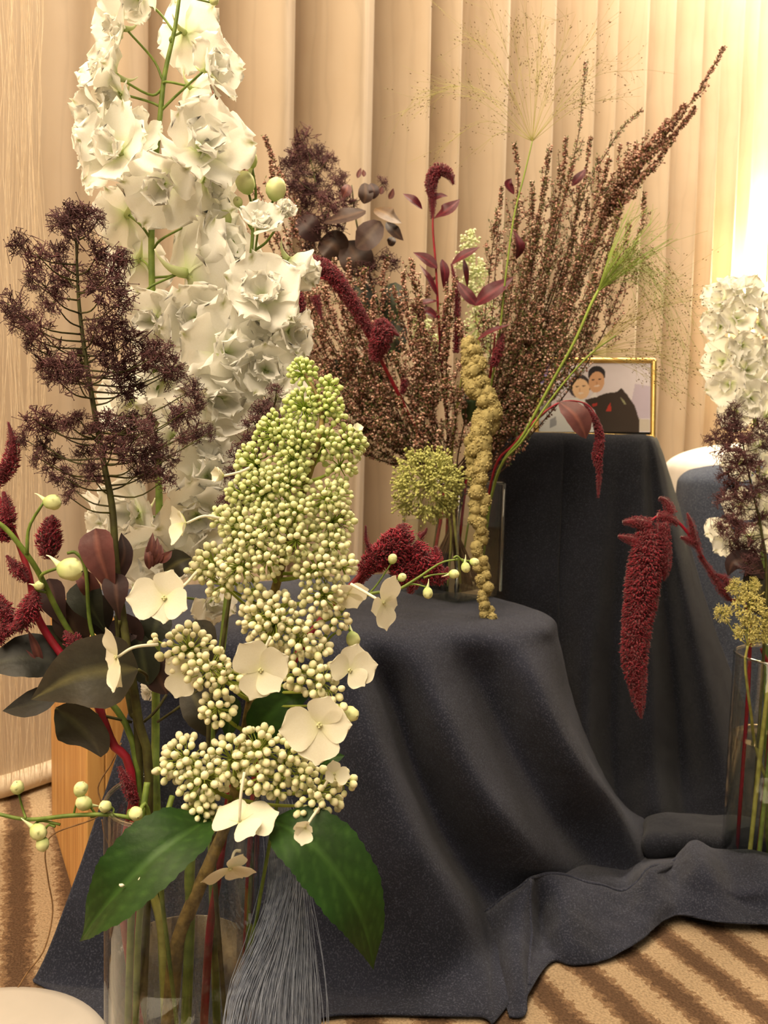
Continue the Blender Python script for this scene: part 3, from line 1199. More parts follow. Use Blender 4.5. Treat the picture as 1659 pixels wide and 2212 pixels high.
def petal_mesh(name, mt, wid=.8, tipw=.55, ruffle=.06, cup=.15, seed=0, spot=None, basec=None, nu=9, nv=8, notch=0.0, curl=0.0, prof=None):
    """unit-long petal along +Y, facing +Z"""
    r = np.random.default_rng(seed)
    u = np.linspace(0, 1, nu)
    v = np.linspace(-1, 1, nv)
    wprof = np.interp(u, [0, .12, .35, .62, .85, .96, 1], [.10, .28, .72, 1.0, .95 * tipw / .55 * .8 + .1, .62, .30]) * wid / 2
    if prof is not None:
        wprof = np.interp(u, np.linspace(0, 1, len(prof)), prof) * wid / 2
    U, Vv = np.meshgrid(u, v, indexing='ij')
    X = wprof[:, None] * Vv
    edge = np.abs(Vv) ** 2
    end = np.clip((U - .6) / .4, 0, 1)
    Y = U * (1 - .13 * Vv ** 2 * end) - notch * np.exp(-(Vv / .25) ** 2) * end ** 3
    ph = r.uniform(0, 6.28, 4)
    wav = np.sin(U * 9 + ph[0] + Vv * 2) * .6 + np.sin(Vv * 7 + U * 5 + ph[1]) * .6
    Z = cup * (U ** 1.5 * .4 + (Vv * wprof[:, None] / (wid / 2)) ** 2 * .6) + ruffle * wav * np.maximum(edge * (U > .2), end ** 1.5) - curl * U ** 2
    X = X + ruffle * .5 * np.sin(U * 14 + ph[2]) * edge
    Y = Y + ruffle * .7 * np.sin(Vv * 9 + ph[3]) * end ** 2
    col = np.ones((nu, nv, 3))
    if basec is not None:
        k = np.clip(1 - U / .4, 0, 1) ** 1.3
        col = colmix(col, np.broadcast_to(basec, col.shape), k)
    if spot is not None:
        k = np.clip(1.3 * np.exp(-(((U - .88) / .08) ** 2 + (X / .05) ** 2)), 0, 1)
        col = colmix(col, np.broadcast_to(spot, col.shape), k)
    m = MB()
    m.add(np.stack([X, Y, Z], -1), grid_faces(nu, nv), col.reshape(-1, 3))
    return m.mesh(name, mt)


GREENISH = (.80, .92, .55)
SPOT = (.34, .36, .12)
PET = [petal_mesh('petal', 'petal_white', 1.12, .55, .085, .20, 10 + i, SPOT if i % 2 == 0 else None, GREENISH, 11, 11, notch=.03) for i in range(5)]
PIN = [petal_mesh('inner_petal', 'petal_white', 1.0, .6, .13, .32, 30 + i, None, (.84, .93, .62), 8, 7) for i in range(3)]
FPET = [petal_mesh('floret_petal', 'floret_cream', 1.12, .75, .016, .10, 50 + i, None, (.94, .97, .78), 17, 11, prof=(.16, .50, .78, .94, 1.0, .97, .86, .62, .22)) for i in range(3)]
FPETY = [petal_mesh('floret_petal', 'floret_cream', 1.12, .75, .018, .36, 60 + i, None, (.80, .95, .42), 17, 11, prof=(.16, .50, .78, .94, 1.0, .97, .86, .62, .22)) for i in range(2)]


def center_mesh():
    m = MB()
    tv, tf = sphere_t(6, 4)
    a = rng.uniform(0, 6.28, 9)
    p = np.stack([.09 * np.cos(a), .09 * np.sin(a), rng.uniform(.02, .16, 9)], -1)
    scatter(m, (tv, tf), p, (0, 0, 1), .035, np.array([(.75, .85, .40)] * 9))
    P = np.stack([np.stack([np.zeros(9), np.zeros(9), np.full(9, -.05)], -1), p], 1)
    tubes(m, P, np.full((9, 2), .012), 3, np.array([(.8, .88, .5)] * 9))
    # spur behind
    s = spline([(0, 0, .02, .09), (0, .02, -.12, .085), (0, .10, -.30, .05), (0, .24, -.44, .022), (0, .36, -.50, .012)], 10)
    tubes(m, s[:, :3], s[:, 3], 7, np.array(colmix((.62, .74, .34), (.94, .95, .78), np.linspace(0, 1, 10))))
    return m.mesh('floret_heart', 'petal_white')


HEART = center_mesh()


def delph_bud_mesh():
    m = MB()
    nu, nv = 12, 15
    u = np.linspace(0, 1, nu)
    prof = np.interp(u, [0, .08, .3, .6, .85, .95, 1], [.12, .5, .92, 1, .74, .42, .08])
    a = np.linspace(0, 2 * math.pi, nv)[:-1]
    A = a[None, :]
    rr = prof[:, None] * (1 + .10 * np.cos(A * 5) * np.interp(u, [0, .4, 1], [0, .6, 1.2])[:, None])
    V = np.stack([rr * np.cos(A), rr * np.sin(A), np.broadcast_to((u * 2.3 - 1.1)[:, None], rr.shape)], -1)
    col = colmix((.36, .50, .14), (.74, .78, .40), np.clip(u * 1.5, 0, 1))[:, None, :] * np.ones((1, nv - 1, 1))
    k = np.exp(-((u[:, None] - .74) / .08) ** 2) * np.clip(np.cos(A * 5), 0, 1) ** 6
    col = colmix(col, np.broadcast_to((.20, .22, .06), col.shape), np.clip(k, 0, 1))
    k_ = np.arange(nu - 1)[:, None] * (nv - 1)
    j = np.arange(nv - 1)[None]
    F = np.stack(np.broadcast_arrays(k_ + j, k_ + (j + 1) % (nv - 1), k_ + (nv - 1) + (j + 1) % (nv - 1), k_ + (nv - 1) + j), -1).reshape(-1, 4)
    m.add(V, F, col.reshape(-1, 3))
    return m.mesh('bud', 'bud_green')


def spur_mesh():
    m = MB()
    s = spline([(0, 0, -.6, .5), (.25, 0, -1.3, .45), (.7, 0, -2.1, .26), (1.1, 0, -2.9, .12), (1.2, 0, -3.4, .06)], 12)
    tubes(m, s[:, :3], s[:, 3], 8, colmix((.60, .74, .30), (.93, .94, .70), np.linspace(0, 1, 12)))
    return m.mesh('spur', 'bud_green')


DBUD, DSPUR = delph_bud_mesh(), spur_mesh()


def dbud(parent, x, y, d, rpx, dirn, spur=True, foot=None, name='bud', fr=.9):
    """delphinium bud with its spur and stalk"""
    r = rpx * d / FPX
    R3 = frames([D(*dirn)], np.array([random.uniform(0, 6)]))[0]
    p = W(x, y, d)
    o = inst(name, DBUD, parent, mat4(R3, p, (r, r, r * 1.05)))
    if spur:
        inst('spur', DSPUR, o, mat4(R3, p, r * .75))
    if foot is not None:
        m = MB()
        q = W(*foot)
        b = p - R3[:, 2] * r * 1.05
        mid = (b + q) / 2 - R3[:, 2] * r * .9
        tubes(m, spline([q, mid, b], 8), np.linspace(fr, fr * .8, 8) / 1000, 6)
        m.build('pedicel', 'stem_green', o)
    return o


def floret(parent, x, y, d, rpx, dirn, roll=None, inner=6, tilt=28, foot=None, npet=5, name='floret', flat=1.0, itilt=52, shrink=.62, pedr=1.1):
    r = rpx * 1.16 * d / FPX
    roll = random.uniform(0, 6.28) if roll is None else roll
    R3 = frames([D(*dirn)])[0]
    p = W(x, y, d)
    o = inst(name, HEART, parent, mat4(R3, p, r))
    Mo = Matrix([[*R3[i], p[i]] for i in range(3)] + [[0, 0, 0, 1]])
    for ring, (k, tl, sc, src) in enumerate(((npet, tilt, 1.0, PET), (inner, itilt, shrink, PIN))):
        for i in range(k):
            a = roll + ring * .6 + i * 2 * math.pi / max(k, 1) + random.uniform(-.14, .14)
            tt = math.radians(tl + random.uniform(-14, 14))
            s = r * sc * random.uniform(.88, 1.12)
            L_ = Matrix.Rotation(a, 4, 'Z') @ Matrix.Rotation(tt, 4, 'X') @ Matrix.Rotation(random.uniform(-.3, .3), 4, 'Y')
            L_ = Matrix.Translation((0, 0, .03 * r * ring)) @ L_ @ Matrix.Translation((0, .05 * r, 0)) @ Matrix.Diagonal((s * random.uniform(.9, 1.12), s, s * flat, 1))
            inst('petal', src[(i + int(x)) % len(src)], o, Mo @ L_)
    if foot is not None:
        m = MB()
        q = W(*foot)
        b = p - R3[:, 2] * r * .08
        mid = b * .55 + q * .45 - R3[:, 2] * r * .35 + np.array([0, 0, -.003])
        tubes(m, spline([q, mid, b], 10), np.linspace(pedr, pedr * .85, 10) / 1000, 6)
        m.build('pedicel', 'stem_green', o)
    return o


def stem(parent, pts, mt, name='stem', n=8, col=None):
    m = MB()
    P = tube_px(m, pts, n, None, col)
    m.build(name, mt, parent)
    return P


def stem_w(parent, pts, rad, mt, name='stem', n=8, k=24):
    m = MB()
    P = spline(pts, k)
    tubes(m, P, np.interp(np.linspace(0, 1, k), np.linspace(0, 1, len(rad)), rad) / 1000, n)
    return m.build(name, mt, parent)


def in_vase(vase, ang, rr, z):
    c = {'L': np.array([VLc[0], VLc[1], max(VLz, 0)]), 'R': np.array([VRc[0], VRc[1], .006]), 'S': QCC}[vase]
    return c + np.array([math.cos(ang) * rr, math.sin(ang) * rr, z])


def stem_vase(parent, top_pts, vase, ang, rr, rad, mt, name='stem', lean=None, n=8, k=40, entry=None):
    """a stem that follows points of the photograph and then runs down into a vase"""
    P = [W(*p) for p in top_pts]
    base = in_vase(vase, ang, rr, .016)
    if entry is not None:
        P.append(in_vase(vase, entry[0], entry[1], entry[2]))
    P.append(base)
    return stem_w(parent, P, rad, mt, name, n, k)


def leaf(parent, name, mid, wpx, normal, mt, cols, shape='ovate', fold=.18, serr=0.0, nu=18, nv=9, veins=0, droop=0.0, wave=0.0, petiole=None, prad=.8, pmat=None):
    """leaf along a midrib given as photograph points with distances; cols = (edge, middle, vein)"""
    P = path_px(mid, nu)
    d = np.mean([q[2] for q in mid])
    wm = wpx * d / FPX / 2
    T = np.gradient(P, axis=0)
    T /= np.linalg.norm(T, axis=1, keepdims=True)
    nn = D(*normal)
    side = np.cross(T, nn)
    side /= np.linalg.norm(side, axis=1, keepdims=True)
    nrm = np.cross(side, T)
    u = np.linspace(0, 1, nu)
    if shape == 'ovate':
        pr = np.interp(u, [0, .06, .2, .4, .6, .8, .92, 1], [.06, .36, .82, 1, .90, .52, .20, .0])
    elif shape == 'obovate':
        pr = np.interp(u, [0, .15, .35, .55, .75, .9, .97, 1], [.07, .16, .5, .86, 1, .82, .45, .05])
    else:
        pr = np.interp(u, [0, .1, .3, .5, .7, .9, .97, 1], [.10, .45, .88, 1, .9, .55, .28, .02])
    uu_ = np.linspace(0, 1, 60)
    v = np.linspace(-1, 1, nv)
    wv = pr[:, None] * wm
    if serr:
        tooth = 1 + serr * (np.arange(nu) % 2)[:, None] * (np.abs(v) > .99)[None, :]
        wv = wv * tooth
    av = np.abs(v)[None, :]
    h = fold * av * wv + wave * wm * np.sin(u * 11)[:, None] * av ** 2
    V = P[:, None, :] + side[:, None, :] * (wv * v[None, :])[..., None] + nrm[:, None, :] * h[..., None]
    ce, cm, cv = [np.asarray(c, float) for c in cols]
    col = colmix(np.broadcast_to(cm, (nu, nv, 3)), np.broadcast_to(ce, (nu, nv, 3)), np.broadcast_to(av ** 2, (nu, nv)))
    k = np.exp(-(v / .10) ** 2)[None, :] * np.ones((nu, 1))
    if veins:
        ph = (u[:, None] - .30 * av) * veins
        k = np.maximum(k, .55 * np.exp(-((ph - np.round(ph)) / .10) ** 2) * (av < .9))
        V = V - nrm[:, None, :] * (k * .03 * wm)[..., None]
    col = colmix(col, np.broadcast_to(cv, col.shape), np.clip(k, 0, 1))
    m = MB()
    m.add(V, grid_faces(nu, nv), col.reshape(-1, 3))
    o = m.build(name, mt, parent)
    if petiole is not None:
        m = MB()
        q = W(*petiole)
        mid_ = (q + P[0]) / 2 + (P[0] - P[1]) * .8
        tubes(m, spline([q, mid_, P[0]], 8), np.full(8, prad / 1000), 6)
        m.build('petiole', pmat or 'stem_dark', o)
    return o


MAROON = (S(106, 62, 60), S(92, 52, 50), S(128, 78, 68))
DARKL = (S(62, 56, 44), S(54, 52, 40), S(96, 92, 60))
DARKG = (S(44, 48, 36), S(40, 44, 32), S(70, 74, 50))
PLUM = (S(66, 46, 46), S(58, 42, 42), S(92, 66, 58))
WINE = (S(86, 18, 32), S(74, 16, 28), S(108, 30, 42))


def plume(parent, pts, mt, name='plume', dens=1.0, spike=.55, col=((1, 1, 1), (.62, .5, .55)), thin=.16, seed=0, up=0.0, lump=.0):
    """fuzzy flower head along photograph points with rows (x, y, d, radius_px)"""
    r_ = np.random.default_rng(seed)
    s = spline(pts, 40)
    P = np.array([W(a[0], a[1], a[2]) for a in s])
    R = s[:, 3] * s[:, 2] / FPX
    R = np.maximum(R, .0008)
    T = np.gradient(P, axis=0)
    seg = np.linalg.norm(T, axis=1)
    T /= seg[:, None]
    m = MB()
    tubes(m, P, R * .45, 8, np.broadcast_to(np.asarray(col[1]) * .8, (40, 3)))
    L_ = seg.sum()
    N = int(dens * 2300 * L_ / .05 * (R.mean() / .012) ** .5)
    w_ = seg * np.sqrt(R)
    i = r_.choice(40, N, p=w_ / w_.sum())
    p0 = P[i] + T[i] * (r_.uniform(-.5, .5, N) * seg[i])[:, None]
    F3 = frames(T)
    a = r_.uniform(0, 6.283, N)
    rad = F3[i, :, 0] * np.cos(a)[:, None] + F3[i, :, 1] * np.sin(a)[:, None]
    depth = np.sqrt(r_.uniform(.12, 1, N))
    if lump:
        depth *= 1 + lump * np.sin(i * 1.1 + a * 2) * np.cos(i * .7)
    pos = p0 + rad * (R[i] * depth * .80)[:, None]
    dr = rad * .8 + T[i] * (up if up else .35) + r_.normal(0, .35, (N, 3))
    ln = R[i] * spike * r_.uniform(.3, 1.0, N) * .42
    sc = np.stack([ln * thin * 1.5, ln * thin * 1.5, ln], -1)
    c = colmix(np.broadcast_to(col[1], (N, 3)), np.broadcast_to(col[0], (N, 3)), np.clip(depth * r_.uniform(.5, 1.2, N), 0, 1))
    scatter(m, OCTA, pos, dr, sc, c)
    return m.build(name, mt, parent)

# ------------------------------------------------------------------ panicle hydrangea in the foreground
hy = thing('panicle_hydrangea', in_vase('L', 1.0, .02, .02), 'panicle hydrangea with green bud clusters and flat cream florets in the foreground vase', 'flower')
axis = [(655, 800, .605), (690, 868, .60), (693, 930, .598), (672, 1010, .598), (640, 1110, .60), (612, 1210, .602), (590, 1290, .604), (566, 1400, .605), (540, 1520, .605),
        (520, 1640, .604), (495, 1760, .602), (455, 1860, .60)]
P = [W(*p) for p in axis] + [W(400, 1990, .600), W(378, 2075, .602), in_vase('L', 4.0, .012, .10), in_vase('L', 3.7, .026, .017)]
stem_w(hy, P, [1.0, 1.3, 1.9, 2.4, 2.7, 3.0, 3.1, 3.2, 3.3, 3.5, 3.8, 4.4, 5.4, 5.6, 5.4, 5.2], 'stem_brown', 'stem', 10, 90)
# side shoot that joins the woody fork under the water
stem_w(hy, [W(310, 1780, .61), W(322, 1900, .612), W(350, 2010, .61), in_vase('L', 4.0, .012, .10)], [2.2, 2.8, 3.4, 3.8], 'stem_pale', 'side_shoot')
clusters = [
    (655, 805, 34, .60), (712, 836, 27, .60), (655, 880, 48, .592), (598, 935, 52, .588), (705, 878, 40, .594), (728, 905, 22, .598), (640, 955, 55, .584), (552, 1000, 50, .585),
    (636, 990, 42, .582), (700, 960, 38, .588), (752, 958, 42, .594), (735, 1005, 38, .592), (575, 1060, 62, .578), (522, 1065, 38, .582), (620, 1045, 55, .576),
    (704, 1075, 42, .578), (730, 1070, 34, .586), (720, 1125, 50, .58), (640, 1105, 42, .572), (590, 1125, 56, .572), (520, 1135, 56, .576), (478, 1118, 26, .58),
    (555, 1165, 58, .57), (640, 1165, 55, .569), (715, 1175, 45, .577), (462, 1222, 52, .575), (520, 1222, 58, .568), (575, 1205, 50, .567), (425, 1230, 24, .577),
    (480, 1262, 40, .572), (545, 1272, 26, .573), (685, 1225, 55, .570), (740, 1225, 34, .577), (700, 1285, 55, .569), (722, 1335, 36, .573),
    (595, 1345, 74, .562), (555, 1335, 44, .566), (650, 1375, 56, .563), (685, 1400, 34, .568), (408, 1402, 58, .565), (366, 1412, 26, .568), (340, 1385, 16, .569),
    (450, 1442, 54, .560), (485, 1468, 46, .560), (468, 1530, 42, .560), (648, 1452, 48, .562), (690, 1470, 44, .560), (712, 1492, 30, .561), (733, 1522, 15, .563),
    (400, 1640, 56, .558), (366, 1662, 34, .560), (440, 1682, 60, .552), (430, 1742, 40, .552), (500, 1640, 56, .553), (560, 1622, 60, .548), (612, 1645, 52, .550),
    (600, 1690, 36, .552), (650, 1670, 36, .552), (690, 1712, 58, .550), (668, 1742, 40, .551), (702, 1775, 26, .552), (742, 1690, 26, .552), (560, 1680, 40, .546),
    (470, 1770, 22, .554),
]
axP = spline([W(*p) for p in axis], 120)
allb, cl_obj = [], []
taken = np.zeros((0, 3))
r_ = np.random.default_rng(4)
for ci, (cx, cy, cr, d) in enumerate(clusters):
    R = cr * .93 * d / FPX
    green = np.clip(1 - (cy - 850) / 480, 0, 1)
    br = np.interp(cy, [800, 1000, 1300, 1450, 1750], [6.0, 6.8, 8.2, 9.0, 8.8]) * d / FPX
    c0 = W(cx, cy, d + R * .95 / 1)
    att = axP[np.argmin(np.linalg.norm(axP - (c0 + np.array([0, 0, -.02])), axis=1))]
    out = c0 - att
    out = out / (np.linalg.norm(out) + 1e-6)
    want = int(1.25 * (cr / (br * FPX / d * 1.02)) ** 2) + 3
    k = np.arange(want * 4)
    gz = 1 - (k + .5) / (want * 4) * 1.35
    ga = k * 2.39996
    loc = np.stack([np.sqrt(np.clip(1 - gz ** 2, 0, 1)) * np.cos(ga), np.sqrt(np.clip(1 - gz ** 2, 0, 1)) * np.sin(ga), gz], -1)
    up = D(.0, .25, 1.0) + out * .35
    F3 = frames([up])[0]
    dirs = loc @ F3.T
    pos = c0 + dirs * R * r_.uniform(.82, 1.04, (len(k), 1)) * np.array([1, 1, 1])
    order = r_.permutation(len(k))
    keep = []
    for i in order:
        if len(taken) and np.min(np.sum((taken - pos[i]) ** 2, 1)) < (1.98 * br) ** 2:
            continue
        keep.append(i)
        taken = np.vstack([taken, pos[i]])
    m = MB()
    hub = c0 - up / np.linalg.norm(up) * R * .15
    br_path = spline([att, (att + hub) / 2 + np.array([0, 0, -.15 * R]), hub], 8)
    gcol = np.array(colmix((.98, 1.0, .8), (.9, 1.05, .62), green))
    tubes(m, br_path, np.linspace(1.5, .8, 8) / 1000 * (.6 + cr / 90), 6, np.broadcast_to(gcol, (8, 3)))
    if keep:
        pk = pos[keep]
        sub = hub + (pk - hub) * .45 + r_.normal(0, R * .05, pk.shape)
        Q = np.stack([np.broadcast_to(hub, pk.shape), sub, pk - (pk - sub) * .1], 1)
        tubes(m, Q, np.broadcast_to(np.array([.55, .42, .34]) / 1000, (len(pk), 3)), 4, np.broadcast_to(gcol, (len(pk), 3)), cap=False)
        for i in keep:
            sz = br * r_.uniform(.74, 1.12)
            allb.append((pos[i], dirs[i] + r_.normal(0, .25, 3), sz, green + r_.uniform(-.12, .12), ci))
    cl_obj.append(m.build('bud_cluster', 'stalk_green', hy))
tv, tf = sphere_t(7, 5)
tv = tv * [1, 1, 1.12]
TV = (tv, tf)
BCOL = [np.array(colmix((.83, .79, .53), (.62, .73, .27), q)) for q in (0, .25, .5, .75, 1)]


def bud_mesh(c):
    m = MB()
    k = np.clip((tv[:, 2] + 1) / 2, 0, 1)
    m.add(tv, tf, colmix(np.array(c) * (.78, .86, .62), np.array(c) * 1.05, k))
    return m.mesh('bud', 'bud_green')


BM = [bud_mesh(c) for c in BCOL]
score = [-(px(b[0])[2] - .57) * 60 + b[2] * 900 for b in allb]
order = np.argsort(score)[::-1]
rest = MB()
pp, dd, ss, cc = [], [], [], []
for rank, i in enumerate(order):
    p, dr, sz, g, ci = allb[i]
    q = int(np.clip(round(g * 4), 0, 4))
    if rank < 300:
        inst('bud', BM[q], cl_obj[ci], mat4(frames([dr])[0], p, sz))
    else:
        pp.append(p); dd.append(dr); ss.append((sz, sz, sz)); cc.append(BCOL[q] * random.uniform(.85, 1.05))
scatter(rest, TV, np.array(pp), np.array(dd), np.array(ss), np.array(cc))
o = rest.build('small_bud', 'bud_green', hy)
o['kind'] = 'stuff'


def sterile(x, y, d, rpx, dirn, roll=0.0, foot=None, npet=4, tilt=8, yellow=False, angs=None, fr=1.1, scl=None, mid=None):
    r = rpx * d / FPX
    R3 = frames([D(*dirn)])[0]
    # roll measured so that 0 points to the photograph's up
    upv = UV - R3[:, 2] * (UV @ R3[:, 2])
    upv /= np.linalg.norm(upv) + 1e-9
    R3 = np.stack([np.cross(upv, R3[:, 2]), upv, R3[:, 2]], -1)
    p = W(x, y, d)
    m = MB()
    tv6, tf6 = sphere_t(8, 5)
    m.add((tv6 * [.07, .07, .05] + [0, 0, .03]), tf6, (.80, .84, .56))
    for a in range(4):
        m.add(tv6 * .03 + [.05 * math.cos(a * 1.57), .05 * math.sin(a * 1.57), .06], tf6, (.86, .86, .6))
    me = m.mesh('floret_heart', 'floret_cream')
    o = inst('sterile_floret', me, hy, mat4(R3, p, r))
    Mo = Matrix([[*R3[i], p[i]] for i in range(3)] + [[0, 0, 0, 1]])
    src = FPETY if yellow else FPET
    angs = angs or [roll + i * 360 / npet for i in range(npet)]
    for i, a in enumerate(angs):
        tl = tilt[i] if isinstance(tilt, (list, tuple)) else tilt + random.uniform(-5, 5)
        s = r * (scl[i] if scl else random.uniform(.94, 1.06))
        L_ = Matrix.Rotation(math.radians(-a), 4, 'Z') @ Matrix.Rotation(math.radians(tl), 4, 'X') @ Matrix.Translation((0, .02 * r, .004 * r * (i % 2))) @ Matrix.Diagonal((s, s, s, 1))
        inst('petal', src[i % len(src)], o, Mo @ L_)
    if foot is not None:
        m = MB()
        q = W(*foot)
        mm_ = (p + q) / 2 - R3[:, 2] * r * .25 if mid is None else W(*mid)
        tubes(m, spline([q, mm_, p - R3[:, 2] * r * .02], 10), np.linspace(fr, fr * .8, 10) / 1000, 6)
        m.build('pedicel', 'floret_cream', o)
    return o


# angles clockwise from up
sterile(356, 1292, .555, 82, (-.12, .15, 1), angs=[18, 112, 178, 268], tilt=[10, 14, 2, 6], foot=(425, 1235, .576), scl=[.78, .78, .66, 1.0])
sterile(252, 1420, .556, 62, (-.80, -.05, .60), angs=[345, 200, 170, 260], tilt=[10, -8, 10, 6], foot=(342, 1392, .568), mid=(290, 1398, .562), scl=[1.1, 1.2, 1.2, .8])
sterile(562, 1448, .545, 76, (.35, .05, 1), angs=[322, 62, 200, 140], tilt=[6, 20, 0, 16], foot=(585, 1375, .555), scl=[1.0, .9, .86, .8])
sterile(755, 1448, .572, 66, (.45, .1, 1), angs=[18, 82, 140, 290], tilt=10, foot=(716, 1470, .565), scl=[.9, .95, .7, .8])
sterile(690, 1566, .543, 90, (.0, .06, 1), angs=[20, 88, 184, 262], tilt=[14, 6, 2, 4], foot=(640, 1620, .555), scl=[.78, .78, .94, .96])
sterile(518, 1775, .540, 86, (.15, -.72, -.55), angs=[20, 60, 300, 235], tilt=[12, 10, 10, -14], foot=(528, 1668, .546), mid=(520, 1720, .540), scl=[.7, .95, .98, .7])
sterile(497, 1876, .548, 66, (.25, -.75, .62), angs=[85, 140, 262, 30], tilt=[16, 10, 12, -18], foot=(520, 1838, .558), scl=[.85, .75, 1.0, .7])
sterile(828, 1302, .560, 58, (.78, -.1, .62), angs=[18, 100, 172, 250], tilt=[8, -4, 6, -4], foot=(758, 1262, .572), mid=(790, 1280, .566), scl=[1.1, .9, 1.05, .7])
sterile(402, 1130, .572, 58, (-.9, -.05, .45), angs=[285, 205, 20, 150], tilt=18, foot=(478, 1120, .580), mid=(440, 1115, .575), yellow=True, scl=[1, 1, .55, .55])
sterile(483, 1028, .576, 28, (-.75, .1, .66), tilt=42, foot=(540, 1010, .584), yellow=True, npet=5)
sterile(660, 1788, .528, 34, (-.1, -.15, 1), angs=[330, 60, 190, 260], tilt=34, foot=(690, 1745, .552), scl=[1, .7, 1.1, .8])
sterile(722, 1672, .552, 36, (.4, .4, .85), angs=[0, 110, 250], tilt=10, foot=(700, 1700, .554), scl=[.8, 1.0, .7])
sterile(398, 1452, .574, 60, (-.1, -.2, 1), angs=[200, 310, 100, 30], tilt=6, foot=(430, 1440, .57), scl=[1.0, .8, .7, .6])
sterile(752, 1282, .582, 46, (.1, -.5, .8), angs=[70, 150, 250, 330], tilt=6, foot=(735, 1250, .580), scl=[1.0, .9, .8, .7])
sterile(772, 930, .60, 16, (.2, .6, .7), tilt=36, foot=(752, 950, .598), yellow=True, npet=4)

GRN = ((.85, 1.0, .8), (1, 1, 1), (2.3, 2.0, 2.1))
lf = leaf(hy, 'leaf', [(452, 1768, .560), (400, 1800, .538), (330, 1850, .525), (255, 1925, .522), (205, 1985, .530), (171, 2034, .542)], 160, (.12, .75, .62), 'leaf_green', GRN, 'ovate', .28, .05, 41, 15, 7,
          wave=.05, petiole=(480, 1752, .60), prad=1.6, pmat='stem_green')
lf2 = leaf(hy, 'leaf', [(588, 1772, .562), (640, 1800, .546), (700, 1850, .540), (755, 1930, .538), (790, 2010, .543), (808, 2096, .552)], 158, (.25, .55, .78), 'leaf_green', GRN, 'ovate', .26, .05, 41, 15, 7,
           wave=.04, petiole=(512, 1748, .602), prad=1.6, pmat='stem_green')
leaf(hy, 'leaf', [(548, 1600, .60), (580, 1550, .592), (625, 1510, .59), (672, 1500, .595)], 95, (.1, .3, 1), 'leaf_green', GRN, 'ovate', .2, .03, 21, 9, 5, petiole=(530, 1600, .604), prad=1.2, pmat='stem_green')
leaf(hy, 'leaf', [(500, 1500, .60), (498, 1545, .596), (490, 1600, .60)], 55, (-.3, .2, 1), 'leaf_green', GRN, 'ovate', .2, .03, 15, 9, 4)
leaf(hy, 'leaf', [(690, 1660, .585), (715, 1640, .58), (745, 1632, .582)], 34, (.1, .6, .8), 'leaf_green', GRN, 'ovate', .2, .06, 17, 7, 4)

# crumbs of fallen buds lying on the two big leaves
tvc, tfc = sphere_t(6, 4)
for i, (x, y, d, s, lb) in enumerate(((264, 1913, .519, 1.3, 'tiny cream crumb near the midrib of the lower leaf'), (307, 1897, .520, 1.7, 'larger pale crumb on the green leaf over the vase'),
                                      (356, 1893, .524, 1.2, 'greyish crumb near the edge of the leaf over the vase'), (683, 1889, .534, 1.7, 'cream crumb on the hanging leaf beside the grey fringe'))):
    m = MB()
    c = tvc * np.array([1.5, .9, .8]) * s / 1000 * (1 + .3 * rng.normal(size=(len(tvc), 1)))
    m.add(c + W(x, y, d), tfc, (.86, .84, .66))
    tag(m.build('fallen_crumb', 'bud_green'), lb, 'crumb', 'fallen bud crumbs on the hydrangea leaves')

